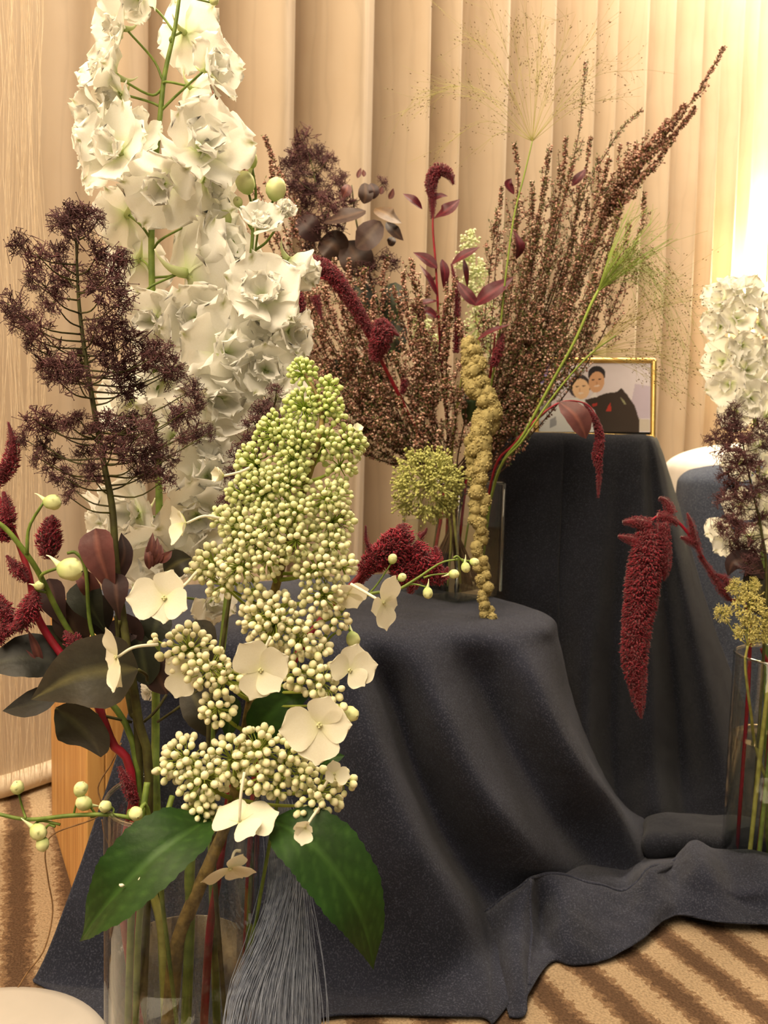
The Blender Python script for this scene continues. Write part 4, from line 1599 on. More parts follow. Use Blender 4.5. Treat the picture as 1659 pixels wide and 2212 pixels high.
# ------------------------------------------------------------------ tall white delphinium
de = thing('white_delphinium', in_vase('L', 2.0, .03, .02), 'tallest white delphinium spike, reaching the top edge above the foreground vase', 'flower')
st = [(392, -40, .70), (378, 60, .70), (356, 160, .70), (346, 250, .70), (338, 330, .70), (328, 470, .70), (328, 600, .70), (334, 760, .70), (340, 950, .695), (344, 1110, .69),
      (338, 1400, .675), (336, 1600, .66), (338, 1750, .645)]
stem_vase(de, st, 'L', 2.1, .03, [1.3, 1.6, 1.9, 2.1, 2.3, 2.5, 2.6, 2.7, 2.8, 2.9, 3.0, 3.1, 3.2, 3.2], 'stem_green')
for a in (
        (300, -8, .69, 56, (-.3, -.6, .7), (376, 70)), (268, 62, .685, 62, (-.6, -.1, .6), (352, 175)), (398, 70, .715, 66, (.3, .2, -.7), (372, 95)),
        (252, 165, .682, 72, (-.55, .25, .55), (352, 190)), (262, 205, .690, 60, (-.5, -.4, .5), (345, 230)), (446, 150, .685, 66, (.75, .0, .5), (347, 240)), (412, 190, .70, 52, (.5, -.3, -.5), (350, 180)),
        (225, 270, .685, 74, (-.7, .0, .6), (340, 330)), (262, 330, .672, 86, (-.35, .0, .9), (335, 340)), (215, 345, .690, 62, (-.8, -.2, .4), (335, 400)),
        (352, 395, .665, 78, (.0, -.6, .75), (330, 440)), (432, 325, .675, 92, (.5, .15, .8), (335, 400)), (440, 390, .69, 74, (.7, -.3, .5), (335, 440)), (300, 300, .70, 60, (-.1, .3, .8), (335, 340)),
        (275, 465, .715, 74, (-.4, .0, -.8), (328, 520)), (425, 480, .71, 86, (.5, .2, -.6), (330, 540)), (300, 560, .722, 70, (-.3, -.1, -.6), (328, 600)),
        (400, 590, .688, 112, (.75, .1, -.52), (330, 650)), (470, 540, .70, 84, (.6, .2, .5), (330, 600)), (338, 690, .69, 72, (-.2, -.3, .8), (334, 740)), (420, 690, .69, 84, (.3, -.2, .8), (334, 760)),
        (486, 765, .678, 96, (.5, .0, .8), (336, 800)), (465, 860, .676, 100, (.45, -.2, .85), (338, 900)), (500, 690, .70, 60, (.6, .3, .5), (334, 740)), (355, 820, .705, 76, (-.1, .2, .8), (338, 860)),
        (285, 865, .71, 66, (-.5, -.1, .7), (338, 900)), (440, 950, .68, 90, (.4, -.3, .8), (340, 960)), (375, 940, .70, 80, (.0, -.2, .9), (340, 980)), (445, 1030, .672, 86, (.4, .1, .85), (342, 1040)),
        (425, 1110, .668, 84, (.3, -.3, .85), (343, 1090)), (300, 1110, .69, 84, (-.4, .0, .8), (343, 1110)), (240, 1120, .70, 64, (-.6, -.2, .6), (343, 1130)), (350, 1180, .68, 84, (.0, -.4, .85), (343, 1150)),
        (445, 1180, .675, 62, (.4, -.4, .7), (342, 1160)), (300, 1200, .70, 60, (-.2, -.5, .7), (343, 1190)), (455, 1300, .68, 48, (.5, -.3, .7), (340, 1280)), (325, 1490, .675, 20, (-.4, -.3, .7), (337, 1500))):
    x, y, d, r, n_, f = a
    far = n_[2] < 0
    floret(de, x, y, d, r, n_, inner=3 if far else 6, foot=(f[0], f[1], .70 if f[1] < 1000 else .69), tilt=18 if far else 24)
dbud(de, 462, 2, .70, 9, (.9, .1, .4), False, (390, -20, .70))

# ------------------------------------------------------------------ second white delphinium with green-white buds
d2 = thing('white_delphinium', in_vase('L', .6, .03, .02), 'shorter white delphinium with plump green-white buds at its top, right of the tall spike', 'flower')
stem_vase(d2, [(548, 430, .70), (545, 520, .70), (538, 600, .70), (534, 700, .70), (530, 780, .698), (525, 900, .695), (510, 1100, .68), (480, 1400, .66), (455, 1650, .63)], 'L', .7, .03,
          [1.0, 1.5, 1.9, 2.1, 2.3, 2.4, 2.6, 2.8, 2.9, 3.0], 'stem_green')
for x, y, r, n_, f, sp in ((540, 345, 17, (-.25, .9, .3), (549, 440), True), (531, 396, 21, (-.2, .8, .5), (548, 460), False), (596, 410, 22, (.3, .75, .55), (550, 480), False), (514, 437, 10, (-.3, .8, .4), (546, 500), False)):
    dbud(d2, x, y, .69, r, n_, sp, (f[0], f[1], .70), fr=1.3)
floret(d2, 610, 470, .688, 34, (.45, .35, .8), inner=7, tilt=62, foot=(552, 540, .70), itilt=70, shrink=.8)
floret(d2, 558, 495, .682, 50, (.25, .45, .85), inner=8, tilt=42, foot=(545, 580, .70), itilt=56, shrink=.7)
dbud(d2, 486, 472, .695, 15, (-.35, .75, .2), True, (536, 640, .70))
floret(d2, 622, 560, .69, 66, (.75, -.62, .2), inner=4, tilt=66, foot=(545, 590, .70), itilt=72)
floret(d2, 568, 645, .675, 78, (.1, .35, .9), inner=10, tilt=22, foot=(536, 700, .70), itilt=46, shrink=.66)
floret(d2, 572, 690, .685, 70, (.1, -.5, .8), inner=4, tilt=14, foot=(536, 720, .70))
floret(d2, 622, 715, .685, 58, (.75, -.3, .5), inner=5, tilt=26, foot=(534, 760, .70))
floret(d2, 572, 800, .680, 68, (.3, -.1, .9), inner=8, tilt=24, foot=(530, 820, .70), itilt=46)
floret(d2, 608, 860, .685, 58, (.5, -.4, .7), inner=6, tilt=24, foot=(528, 880, .70))
floret(d2, 560, 900, .69, 56, (.1, -.4, .8), inner=5, tilt=20, foot=(526, 920, .70))
floret(d2, 520, 720, .70, 46, (-.4, .2, .7), inner=4, tilt=20, foot=(534, 760, .70))
floret(d2, 610, 790, .70, 46, (.7, .1, .4), inner=4, tilt=20, foot=(532, 840, .70))

# ------------------------------------------------------------------ smoke bush
def wire_tuft(seed, n1=17, n2=5, spread=1.0):
    """unit tuft of forked wiry hairs with tiny end knots, growing along +Z from the origin"""
    r = np.random.default_rng(seed)
    A = []
    ends = []
    for i in range(n1):
        a, e = r.uniform(0, 6.283), math.acos(r.uniform(-.35, 1))
        d0 = np.array([math.sin(e) * math.cos(a), math.sin(e) * math.sin(a), math.cos(e)])
        L1 = r.uniform(.30, .62)
        b = r.normal(0, .25, 3)
        q0 = np.zeros(3)
        q1 = d0 * L1 * .5 + b * .12
        q2 = d0 * L1 + b * .25
        A.append(spline([q0, q1, q2], 5))
        for k in range(n2):
            d1 = d0 + r.normal(0, .75, 3)
            d1 /= np.linalg.norm(d1)
            st_ = q1 * .4 + q2 * .6 if k % 2 else q2
            L2 = r.uniform(.22, .48)
            c = r.normal(0, .34, 3)
            e2 = st_ + d1 * L2 * .8 + c * .45 + np.array([0, 0, -.06])
            A.append(spline([st_, st_ + d1 * L2 * .6 - c * .42, e2], 5))
            ends.append(e2)
    m = MB()
    A = np.array(A)
    tubes(m, A, np.broadcast_to(np.array([.021, .020, .018, .016, .013]), A.shape[:2]), 3, cap=False)
    scatter(m, OCTA, np.array(ends), r.normal(size=(len(ends), 3)), .035)
    return m.mesh('wiry_tuft', 'smoke_purple')


TUFT = [wire_tuft(i) for i in range(6)]


def smoke_bush(root, main, clus, d, mt='stem_dark', tilt=(0, 0), rad=(1.4, .6)):
    mp = np.array([W(x, y, d_) for x, y, d_ in main])
    S_ = spline(mp, 80)
    for i, (x, y, r) in enumerate(clus):
        dd_ = d + random.uniform(-.035, .02)
        p = W(x, y, dd_)
        # joins the main stem a little lower down
        j = np.argmin(np.linalg.norm(S_ - p, axis=1) + .35 * np.maximum(0, S_[:, 2] - p[2] + .012) * 4)
        q = S_[j]
        m = MB()
        bend = (p + q) / 2 + np.array([0, 0, -.12 * np.linalg.norm(p - q)])
        tubes(m, spline([q, bend, p], 8), np.linspace(.75, .35, 8) / 1000, 5)
        b = m.build('branchlet', mt, root)
        dr = (p - q) / (np.linalg.norm(p - q) + 1e-6) + np.array([0, 0, .15]) + rng.normal(0, .25, 3)
        R3 = frames([dr], np.array([random.uniform(0, 6)]))[0]
        inst('wiry_tuft', TUFT[i % 6], b, mat4(R3, p - dr * .3 * r * d / FPX, r * d / FPX * 1.12))


sm = thing('smoke_bush', in_vase('L', 3.4, .03, .02), 'dark purple wiry smoke bush panicle in front of the tall white delphinium', 'flower')
smain = [(163, 500, .618), (166, 560, .618), (171, 660, .618), (186, 780, .618), (206, 900, .617), (226, 1010, .616), (243, 1100, .615), (252, 1230, .613), (275, 1400, .61), (300, 1560, .61), (322, 1720, .61)]
stem_vase(sm, smain, 'L', 3.4, .03, [.7, .9, 1.3, 1.6, 1.9, 2.1, 2.4, 2.6, 2.9, 3.1, 3.2, 3.2], 'stem_dark')
smoke_bush(sm, smain, [
    (150, 455, 44), (185, 450, 40), (120, 470, 34), (170, 490, 46), (215, 470, 28), (35, 525, 40), (75, 545, 44), (115, 545, 40), (140, 590, 46), (90, 610, 36), (60, 600, 28), (115, 650, 36),
    (215, 540, 40), (250, 575, 50), (275, 560, 30), (230, 620, 50), (270, 640, 44), (205, 600, 36), (15, 655, 42), (50, 690, 42), (85, 715, 38), (25, 700, 26), (60, 740, 28),
    (250, 700, 50), (290, 730, 46), (230, 745, 44), (275, 780, 54), (320, 770, 46), (240, 790, 40), (210, 700, 32), (100, 770, 44), (140, 785, 48), (165, 815, 42), (115, 810, 36), (85, 790, 24), (175, 770, 36),
    (270, 840, 38), (300, 830, 30), (350, 760, 42), (385, 790, 40), (360, 810, 34), (420, 840, 34), (430, 870, 30), (405, 890, 38), (345, 780, 30),
    (70, 905, 42), (105, 920, 44), (140, 910, 34), (45, 945, 30), (90, 960, 34), (170, 905, 26), (190, 925, 30),
    (230, 905, 44), (265, 930, 50), (245, 960, 44), (290, 910, 40), (310, 930, 36), (280, 970, 36), (330, 900, 30), (385, 905, 36), (430, 930, 34), (455, 935, 24), (400, 940, 30),
    (110, 1000, 40), (75, 985, 24), (130, 1025, 34), (175, 975, 32), (190, 1010, 34), (150, 1050, 28), (200, 1030, 24),
    (310, 985, 44), (345, 960, 40), (335, 1010, 40), (365, 1030, 34), (300, 1020, 28), (370, 985, 28), (145, 1070, 20)], .612, 'stem_dark')
s2 = thing('smoke_bush', in_vase('L', .2, .035, .02), 'smaller dark smoke bush sprig half hidden behind the green hydrangea buds', 'flower')
smain2 = [(600, 850, .645), (585, 900, .645), (560, 980, .645), (530, 1060, .643), (510, 1200, .64), (480, 1400, .635), (450, 1650, .62)]
stem_vase(s2, smain2, 'L', .3, .036, [.6, .8, 1.0, 1.2, 1.4, 1.6, 1.7, 1.7], 'stem_dark')
smoke_bush(s2, smain2, [(598, 838, 22), (560, 880, 36), (585, 905, 40), (545, 905, 28), (540, 950, 40), (570, 950, 40), (515, 985, 34), (500, 1020, 30), (530, 1010, 36), (520, 1060, 34), (485, 1075, 24),
                        (600, 960, 34), (745, 1115, 26), (738, 1150, 20), (620, 1180, 24)], .64)

# ------------------------------------------------------------------ dark leaves of the foreground vase
dl = thing('dark_leaf_branch', in_vase('L', 3.0, .038, .02), 'leafy smoke bush stem with large dark olive and maroon leaves at the foreground vase', 'foliage')
stem_vase(dl, [(252, 1330, .625), (262, 1420, .622), (285, 1530, .62), (300, 1650, .617)], 'L', 3.0, .038, [1.6, 2.4, 2.9, 3.2, 3.2, 3.2], 'stem_dark')
for mid, wd, nn, cl, sh, pet in (
        ([(250, 1310, .612), (232, 1250, .600), (212, 1190, .598), (206, 1142, .602)], 82, (-.15, .1, 1), MAROON, 'obovate', (256, 1390, .62)),
        ([(258, 1340, .606), (252, 1290, .600), (248, 1238, .602)], 58, (.1, .1, 1), PLUM, 'obovate', (258, 1390, .62)),
        ([(232, 1370, .62), (195, 1310, .612), (172, 1255, .615)], 82, (-.1, .2, 1), DARKG, 'obovate', (256, 1410, .62)),
        ([(298, 1446, .600), (240, 1448, .592), (160, 1462, .586), (66, 1512, .592)], 160, (-.1, .15, 1), DARKL, 'ovate', (318, 1470, .62)),
        ([(120, 1530, .60), (165, 1560, .602), (200, 1600, .61), (218, 1636, .622)], 120, (-.25, -.1, 1), DARKG, 'ovate', (285, 1560, .62)),
        ([(140, 1440, .62), (80, 1420, .615), (20, 1425, .61), (-40, 1440, .61)], 110, (-.1, .6, .8), (S(30, 30, 24), S(26, 28, 22), S(44, 46, 34)), 'ovate', (262, 1420, .622)),
        ([(130, 1500, .61), (70, 1520, .61), (5, 1536, .615)], 66, (-.2, .5, .8), (S(34, 32, 26), S(30, 30, 24), S(44, 44, 32)), 'ovate', (150, 1480, .61)),
        ([(300, 1400, .63), (270, 1360, .626), (262, 1420, .624)], 70, (0, .2, 1), PLUM, 'ovate', None),
        ([(262, 1480, .635), (225, 1420, .63), (200, 1370, .632)], 90, (0, .1, 1), (S(46, 36, 32), S(42, 34, 30), S(60, 50, 40)), 'ovate', None),
        ([(320, 1480, .63), (308, 1420, .628), (300, 1360, .63)], 74, (.1, .1, 1), DARKG, 'ovate', None),
        ([(360, 1500, .635), (340, 1450, .632), (330, 1395, .634)], 66, (.1, .1, 1), PLUM, 'ovate', (310, 1560, .63)),
        ([(460, 1460, .635), (440, 1400, .632), (420, 1340, .635)], 76, (.1, .1, 1), DARKL, 'obovate', (340, 1560, .64)),
        ([(400, 1470, .64), (440, 1540, .632), (460, 1600, .635)], 84, (.1, .1, 1), DARKL, 'ovate', None),
        ([(355, 1235, .64), (385, 1215, .636), (415, 1205, .64)], 62, (.2, .2, 1), DARKL, 'ovate', None),
        ([(240, 1270, .625), (268, 1200, .622), (262, 1150, .625)], 40, (.2, 0, 1), PLUM, 'ovate', None),
        ([(150, 1370, .625), (120, 1310, .62), (105, 1250, .622)], 70, (-.2, .2, 1), PLUM, 'obovate', (240, 1400, .625)),
        ([(210, 1310, .618), (190, 1260, .61), (150, 1220, .612)], 44, (-.1, .3, 1), MAROON, 'ovate', None),
        ([(180, 1400, .63), (150, 1340, .626), (112, 1290, .63)], 78, (-.1, .2, 1), (S(70, 52, 42), S(60, 46, 38), S(84, 66, 50)), 'ovate', None),
        ([(235, 1400, .632), (215, 1340, .63), (196, 1290, .632)], 84, (0, .2, 1), (S(48, 40, 34), S(42, 36, 30), S(60, 50, 40)), 'obovate', None),
        ([(150, 1440, .63), (128, 1390, .628), (96, 1350, .63)], 80, (-.2, .3, 1), DARKG, 'ovate', None),
        ([(300, 1420, .64), (330, 1370, .636), (345, 1320, .64)], 70, (.1, .2, 1), DARKG, 'obovate', None)):
    leaf(dl, 'leaf', mid, wd, nn, 'leaf_dark', cl, sh, .16, 0, 18, 9, 0, petiole=pet, prad=1.1, pmat='stem_dark')
# little red shoot tips
for x0, y0, x1, y1 in ((318, 1215, 330, 1150), (335, 1220, 348, 1175), (340, 1215, 372, 1190), (322, 1230, 315, 1180), (330, 1225, 340, 1160), (90, 1440, 60, 1360), (80, 1450, 50, 1400)):
    leaf(dl, 'shoot_leaf', [(x0, y0, .618), ((x0 + x1) / 2 + 3, (y0 + y1) / 2, .614), (x1, y1, .616)], 20, (.1, 0, 1), 'leaf_dark', MAROON, 'ovate', .2, 0, 9, 5)

# ------------------------------------------------------------------ left red amaranth
RED = ((1.15, 1.0, 1.05), (.55, .45, .5))
am = thing('red_amaranth', in_vase('L', 3.8, .04, .02), 'crimson amaranth with fuzzy plumes at the far left of the foreground vase', 'flower')
stem_vase(am, [(-10, 1060, .62), (30, 1150, .622), (62, 1240, .62), (80, 1330, .618), (130, 1410, .618), (195, 1490, .615), (240, 1600, .612), (290, 1740, .61)], 'L', 3.9, .04,
          [1.2, 1.7, 2.2, 2.5, 2.7, 2.8, 2.9, 3.0, 3.0, 3.0], 'stem_red')
for i, (pts, up) in enumerate((([(18, 912, .615, 5), (28, 960, .615, 17), (20, 1005, .617, 24), (-8, 1040, .62, 22)], -.5), ([(8, 1062, .615, 9), (14, 1110, .614, 24), (0, 1165, .616, 30)], -.4),
                               ([(108, 1206, .614, 20), (105, 1170, .612, 33), (112, 1128, .612, 22), (114, 1112, .612, 6)], .6), ([(14, 1200, .615, 6), (38, 1230, .614, 22), (58, 1256, .614, 12)], .3),
                               ([(-20, 1300, .612, 30), (10, 1320, .61, 26), (20, 1350, .61, 22), (-10, 1385, .61, 22)], .2), ([(80, 1275, .606, 10), (66, 1310, .604, 30), (52, 1345, .604, 26), (20, 1360, .606, 14)], .3),
                               ([(140, 1362, .61, 6), (158, 1385, .608, 24), (178, 1398, .61, 10)], -.3), ([(258, 1655, .604, 8), (274, 1690, .602, 18), (290, 1735, .604, 16)], .4))):
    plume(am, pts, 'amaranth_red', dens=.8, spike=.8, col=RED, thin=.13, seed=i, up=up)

# amaranth between the hydrangea and the square vase
a2 = thing('red_amaranth', in_vase('L', .0, .04, .02), 'bright crimson amaranth head beside the hydrangea in front of the square vase', 'flower')
stem_vase(a2, [(790, 1228, .70), (760, 1262, .695), (700, 1330, .68), (640, 1420, .66), (560, 1600, .635)], 'L', .1, .04, [1.8, 2.2, 2.4, 2.6, 2.8, 3.0, 3.0], 'stem_red')
for i, pts in enumerate(([(776, 1262, .70, 10), (800, 1218, .70, 30), (850, 1185, .698, 46), (868, 1150, .70, 34), (866, 1132, .70, 12)], [(860, 1200, .70, 30), (870, 1240, .70, 34), (868, 1270, .70, 12)],
                         [(890, 1180, .702, 24), (910, 1200, .702, 36), (925, 1230, .704, 38), (955, 1245, .706, 22), (968, 1225, .706, 6)], [(790, 1135, .70, 4), (792, 1170, .70, 9), (808, 1205, .70, 16)],
                         [(905, 1160, .704, 14), (918, 1150, .704, 8), (922, 1140, .704, 4)], [(940, 1180, .704, 8), (946, 1200, .704, 14), (944, 1230, .704, 16)], [(890, 1225, .70, 20), (892, 1260, .70, 20), (884, 1282, .70, 8)])):
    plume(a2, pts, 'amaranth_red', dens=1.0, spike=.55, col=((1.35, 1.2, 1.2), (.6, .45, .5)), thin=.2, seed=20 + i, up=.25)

# ------------------------------------------------------------------ bud sprays of the foreground vase
b1 = thing('delphinium_bud_spray', in_vase('L', 3.2, .042, .02), 'pale delphinium spray with spurred buds above the dark leaves at the left edge', 'flower')
stem_vase(b1, [(-30, 1115, .585), (10, 1140, .588), (52, 1190, .592), (85, 1240, .60), (130, 1330, .615), (215, 1480, .622), (300, 1700, .615)], 'L', 3.2, .042, [1.4, 1.7, 1.8, 1.9, 2.0, 2.2, 2.3, 2.3], 'stem_green')
dbud(b1, 112, 1085, .59, 17, (.97, -.1, .15), True, (58, 1198, .592), fr=1.3)
dbud(b1, 150, 1230, .588, 25, (.95, -.12, .25), True, (92, 1262, .60), fr=1.3)
dbud(b1, 84, 1265, .60, 10, (.8, .2, .3), True, (100, 1280, .604), fr=1.0)
m = MB()
tube_px(m, [(225, 1440, .612, 1.6), (195, 1350, .61, 1.5), (185, 1230, .608, 1.4), (165, 1195, .607, 1.3), (145, 1195, .606, 1.0)], 6)
m.build('side_stem', 'stem_green', b1)

b2 = thing('delphinium_bud_spray', in_vase('L', 3.6, .045, .02), 'thin spray of small yellow-green buds poking out left across the pine box', 'flower')
stem_vase(b2, [(-20, 1755, .575), (60, 1770, .572), (150, 1762, .570), (230, 1760, .570), (290, 1770, .572), (330, 1800, .585)], 'L', 5.2, .03, [1.2, 1.3, 1.4, 1.4, 1.4, 1.4, 1.4], 'stem_green')
for x, y, r, n_, f, sp in ((38, 1702, 14, (.1, .85, .5), (55, 1770), False), (174, 1706, 15, (.35, .9, .2), (160, 1764), True), (182, 1735, 16, (-.6, .6, .4), (195, 1765), True), (82, 1796, 17, (.8, -.5, .3), (130, 1780), True),
                           (92, 1822, 14, (.15, -.9, .2), (120, 1786), False), (228, 1742, 13, (-.3, .2, .9), (240, 1762), False), (293, 1757, 15, (.5, -.2, .85), (275, 1765), False)):
    dbud(b2, x, y, .57, r, n_, sp, (f[0], f[1], .571), fr=.9)

b3 = thing('delphinium_bud_spray', in_vase('L', 5.8, .043, .02), 'thin green spray of round buds reaching right in front of the square vase', 'flower')
stem_vase(b3, [(1000, 1208, .615), (955, 1215, .612), (900, 1250, .612), (855, 1275, .61), (800, 1283, .608), (745, 1312, .606), (700, 1380, .61), (640, 1500, .612), (560, 1680, .612)], 'L', 6.0, .043,
          [.5, .7, .9, 1.0, 1.1, 1.2, 1.4, 1.5, 1.6, 1.6, 1.6], 'stem_green')
for x, y, r, n_, f, sp in ((1024, 1214, 9, (.9, -.2, .3), (985, 1208), False), (1006, 1225, 10, (.3, -.9, .1), (980, 1206), True), (980, 1240, 10, (.85, -.1, .3), (915, 1248), True), (924, 1280, 11, (.1, -.9, .2), (860, 1276), True),
                           (848, 1208, 10, (.3, .9, .2), (795, 1285), False), (868, 1248, 9, (.7, .5, .2), (862, 1272), False)):
    dbud(b3, x, y, .612, r, n_, sp, (f[0], f[1], .611), fr=.75)
b4 = thing('delphinium_bud_spray', in_vase('L', 5.4, .04, .02), 'short bud sprig with one drooping and one round bud right of the cream florets', 'flower')
stem_vase(b4, [(752, 1355, .60), (715, 1375, .598), (690, 1420, .60), (680, 1520, .603), (610, 1680, .608)], 'L', 5.5, .04, [.6, .8, 1.0, 1.2, 1.3, 1.3], 'stem_green')
dbud(b4, 762, 1380, .596, 15, (.25, -.9, .2), True, (735, 1358, .599))
dbud(b4, 756, 1542, .575, 17, (.75, -.1, .65), False, (715, 1528, .585))

# ------------------------------------------------------------------ heather and the rest of the square vase
HCOL = np.array([S(190, 146, 128), S(150, 100, 86), S(112, 74, 56), S(226, 192, 172), S(132, 88, 72), S(108, 80, 54), S(206, 164, 146)])
HBASE = lambda a, r: in_vase('S', a, r, .014)


def heather(pts, label, group=None, seed=0, twigs=9, tl=26, start=.28, green=.25, ang=0.0, rr=.03, dens=1.0, name='heather_sprig', entry=None, bell=1.0):
    """pts: photograph points from the tip down to where the stem enters the vase"""
    r = np.random.default_rng(seed)
    base = in_vase('S', ang, rr, .014)
    o = thing(name, base, label, 'flower', group)
    Pw = [W(*p) for p in pts] + [in_vase('S', ang + 3.14, rr * .3, .135), base]
    K = 60
    P = spline(Pw, K)
    m = MB()
    tubes(m, P, np.linspace(.5, 1.3, K) / 1000, 5)
    seg = np.linalg.norm(np.diff(P, axis=0), axis=1)
    s = np.concatenate([[0], np.cumsum(seg)])
    sTop = np.sum(seg[:int(K * (len(pts) - 1) / (len(pts) + 1))])
    pos, dirs, nd_p, nd_d = [], [], [], []

    def cover(Q, n_, g0):
        T = np.gradient(Q, axis=0)
        i = r.integers(0, len(Q), n_)
        t_ = T[i] / (np.linalg.norm(T[i], axis=1, keepdims=True) + 1e-9)
        v = r.normal(size=(n_, 3))
        v -= t_ * np.sum(v * t_, 1)[:, None]
        v /= np.linalg.norm(v, axis=1, keepdims=True) + 1e-9
        isg = r.uniform(size=n_) < g0
        p_ = Q[i] + t_ * r.uniform(-.5, .5, (n_, 1)) * np.linalg.norm(T[i], axis=1, keepdims=True)
        q_ = p_ + v * r.uniform(.0012, .0032, (n_, 1))
        pos.append(q_[~isg]); dirs.append((v - t_ * -.3 + np.array([0, 0, -.4]))[~isg])
        nd_p.append((p_ + v * .0015)[isg]); nd_d.append((v + t_ * 1.0)[isg])

    sel = s <= sTop * (1 - start * .3)
    Q = P[sel][::-1]
    cover(Q, int(dens * 130 * sTop / .15), green)
    # greener leafy tip and foot
    cover(P[:5][::-1], 16, .8)
    for k in range(twigs):
        u = r.uniform(.08, 1 - start)
        j = int(np.searchsorted(s, u * sTop))
        j = min(max(j, 1), K - 2)
        t_ = (P[j - 1] - P[j + 1])
        t_ /= np.linalg.norm(t_)
        v = r.normal(size=3)
        v -= t_ * (v @ t_)
        v /= np.linalg.norm(v)
        L_ = tl * 1.15 / FPX * r.uniform(.5, 1.25) * (1 + u)
        w1 = r.uniform(.3, .85)
        e = P[j] + t_ * L_ * .8 + v * L_ * w1 + np.array([0, 0, .15 * L_])
        tw = spline([P[j], P[j] + t_ * L_ * .3 + v * L_ * w1 * .62, e], 8)
        tubes(m, tw, np.linspace(.5, .3, 8) / 1000, 4)
        cover(tw, int(dens * 20 * L_ / .02), green + .1)
        cover(tw[-3:], 4, .8)
    m.build('stem', 'heather_wood', o)
    pos, dirs = np.concatenate(pos), np.concatenate(dirs)
    m = MB()
    c = HCOL[r.integers(0, len(HCOL), len(pos))] * r.uniform(.8, 1.15, (len(pos), 1))
    b = r.uniform(.9, 1.6, (len(pos), 1)) / 1000 * bell
    scatter(m, OCTA, pos, dirs, np.hstack([b, b, b * 1.45]), c)
    f = m.build('bell_flowers', 'heather_flower', o, smooth=False)
    f['kind'] = 'stuff'
    nd_p, nd_d = np.concatenate(nd_p), np.concatenate(nd_d)
    m = MB()
    ln = r.uniform(1.2, 2.4, (len(nd_p), 1)) / 1000
    scatter(m, OCTA, nd_p + nd_d / (np.linalg.norm(nd_d, axis=1, keepdims=True) + 1e-9) * ln * .8, nd_d, np.hstack([ln * .28, ln * .28, ln]), r.uniform(.7, 1.3, (len(nd_p), 1)) * np.ones((1, 3)))
    f = m.build('needle_leaves', 'heather_needle', o, smooth=False)
    f['kind'] = 'stuff'
    return o


EN = (985, 1040)


def hpath(tx, ty, d0=1.10, bend=.0, d1=1.17, ex=0):
    ex_ = EN[0] + ex
    bend = bend + rng.normal(0, 14)
    mx, my = tx * .5 + ex_ * .5 + bend, ty * .45 + EN[1] * .55
    return [(tx, ty, d0), (tx * .75 + mx * .25 + bend * .3, ty * .75 + my * .25, d0 + .01), (mx, my, (d0 + d1) / 2), (ex_ * .8 + mx * .2, EN[1] * .75 + my * .25, d1)]


sd = 0
GRP_L, GRP_R = 'heather sprigs on the left of the square vase', 'heather sprigs on the right of the square vase'
heather(hpath(462, 202, 1.12, -55), 'tallest thin heather spire rising beside the white delphinium', None, 100, 5, 16, .5, .12, 3.0, .04, 1.5)
heather(hpath(572, 296, 1.13, -50), 'thin heather spire with a green tip behind the delphinium buds', None, 101, 6, 22, .5, .15, 3.1, .04, 1.5)
heather(hpath(505, 262, 1.14, -50), 'heather spire leaning on the tallest spire behind the white delphinium', None, 102, 5, 16, .5, .12, 3.2, .04, 1.5)
ORD = ['first', 'second', 'third', 'fourth', 'fifth', 'sixth', 'seventh', 'eighth', 'ninth', 'tenth', 'eleventh', 'twelfth', 'thirteenth', 'fourteenth', 'fifteenth', 'sixteenth', 'seventeenth', 'eighteenth']


def tiers(tips, names, fmt):
    """a label for every tip: its row by height and its place in that row"""
    ys = sorted(range(len(tips)), key=lambda i: tips[i][1])
    out = {}
    per = -(-len(tips) // len(names))
    for k, nm in enumerate(names):
        row = sorted(ys[k * per:(k + 1) * per], key=lambda i: tips[i][0])
        for q, i in enumerate(row):
            out[i] = fmt % (ORD[q], nm)
    return out


TL = ((588, 350, -50), (500, 420, -45), (560, 440, -45), (610, 380, -50), (655, 600, -45), (640, 690, -40), (668, 560, -50), (650, 770, -25), (700, 620, -38), (690, 700, -30), (722, 560, -35), (738, 640, -30),
      (755, 560, -35), (770, 680, -22), (790, 580, -28), (808, 640, -22), (838, 555, -22), (850, 620, -15), (872, 590, -12), (890, 560, -10), (905, 640, -6), (935, 600, 0), (968, 640, 5), (900, 720, -5),
      (780, 780, -15), (740, 740, -20), (850, 760, -8), (940, 740, 0), (700, 800, -12), (820, 830, -6), (990, 690, 8), (660, 850, -5), (985, 600, 8), (705, 880, -20), (760, 880, -20), (810, 900, -12), (860, 860, -6), (920, 850, 0),
      (740, 940, -24), (960, 820, 4))
lab = tiers(TL, ('uppermost', 'middle', 'lowest'), 'heather sprig left of the golden amaranth, tip %s from the left in the %s row')
for i, (x, y, b) in enumerate(TL):
    sd += 1
    low = y > 720
    heather(hpath(x, y, 1.09 + random.uniform(-.03, .05), b, 1.17, random.uniform(-70, 25)), lab[i], GRP_L, sd, 16, 34, .3, .42 if low else .24, random.uniform(2.2, 4.2), random.uniform(.015, .04), 1.1, bell=1.12)
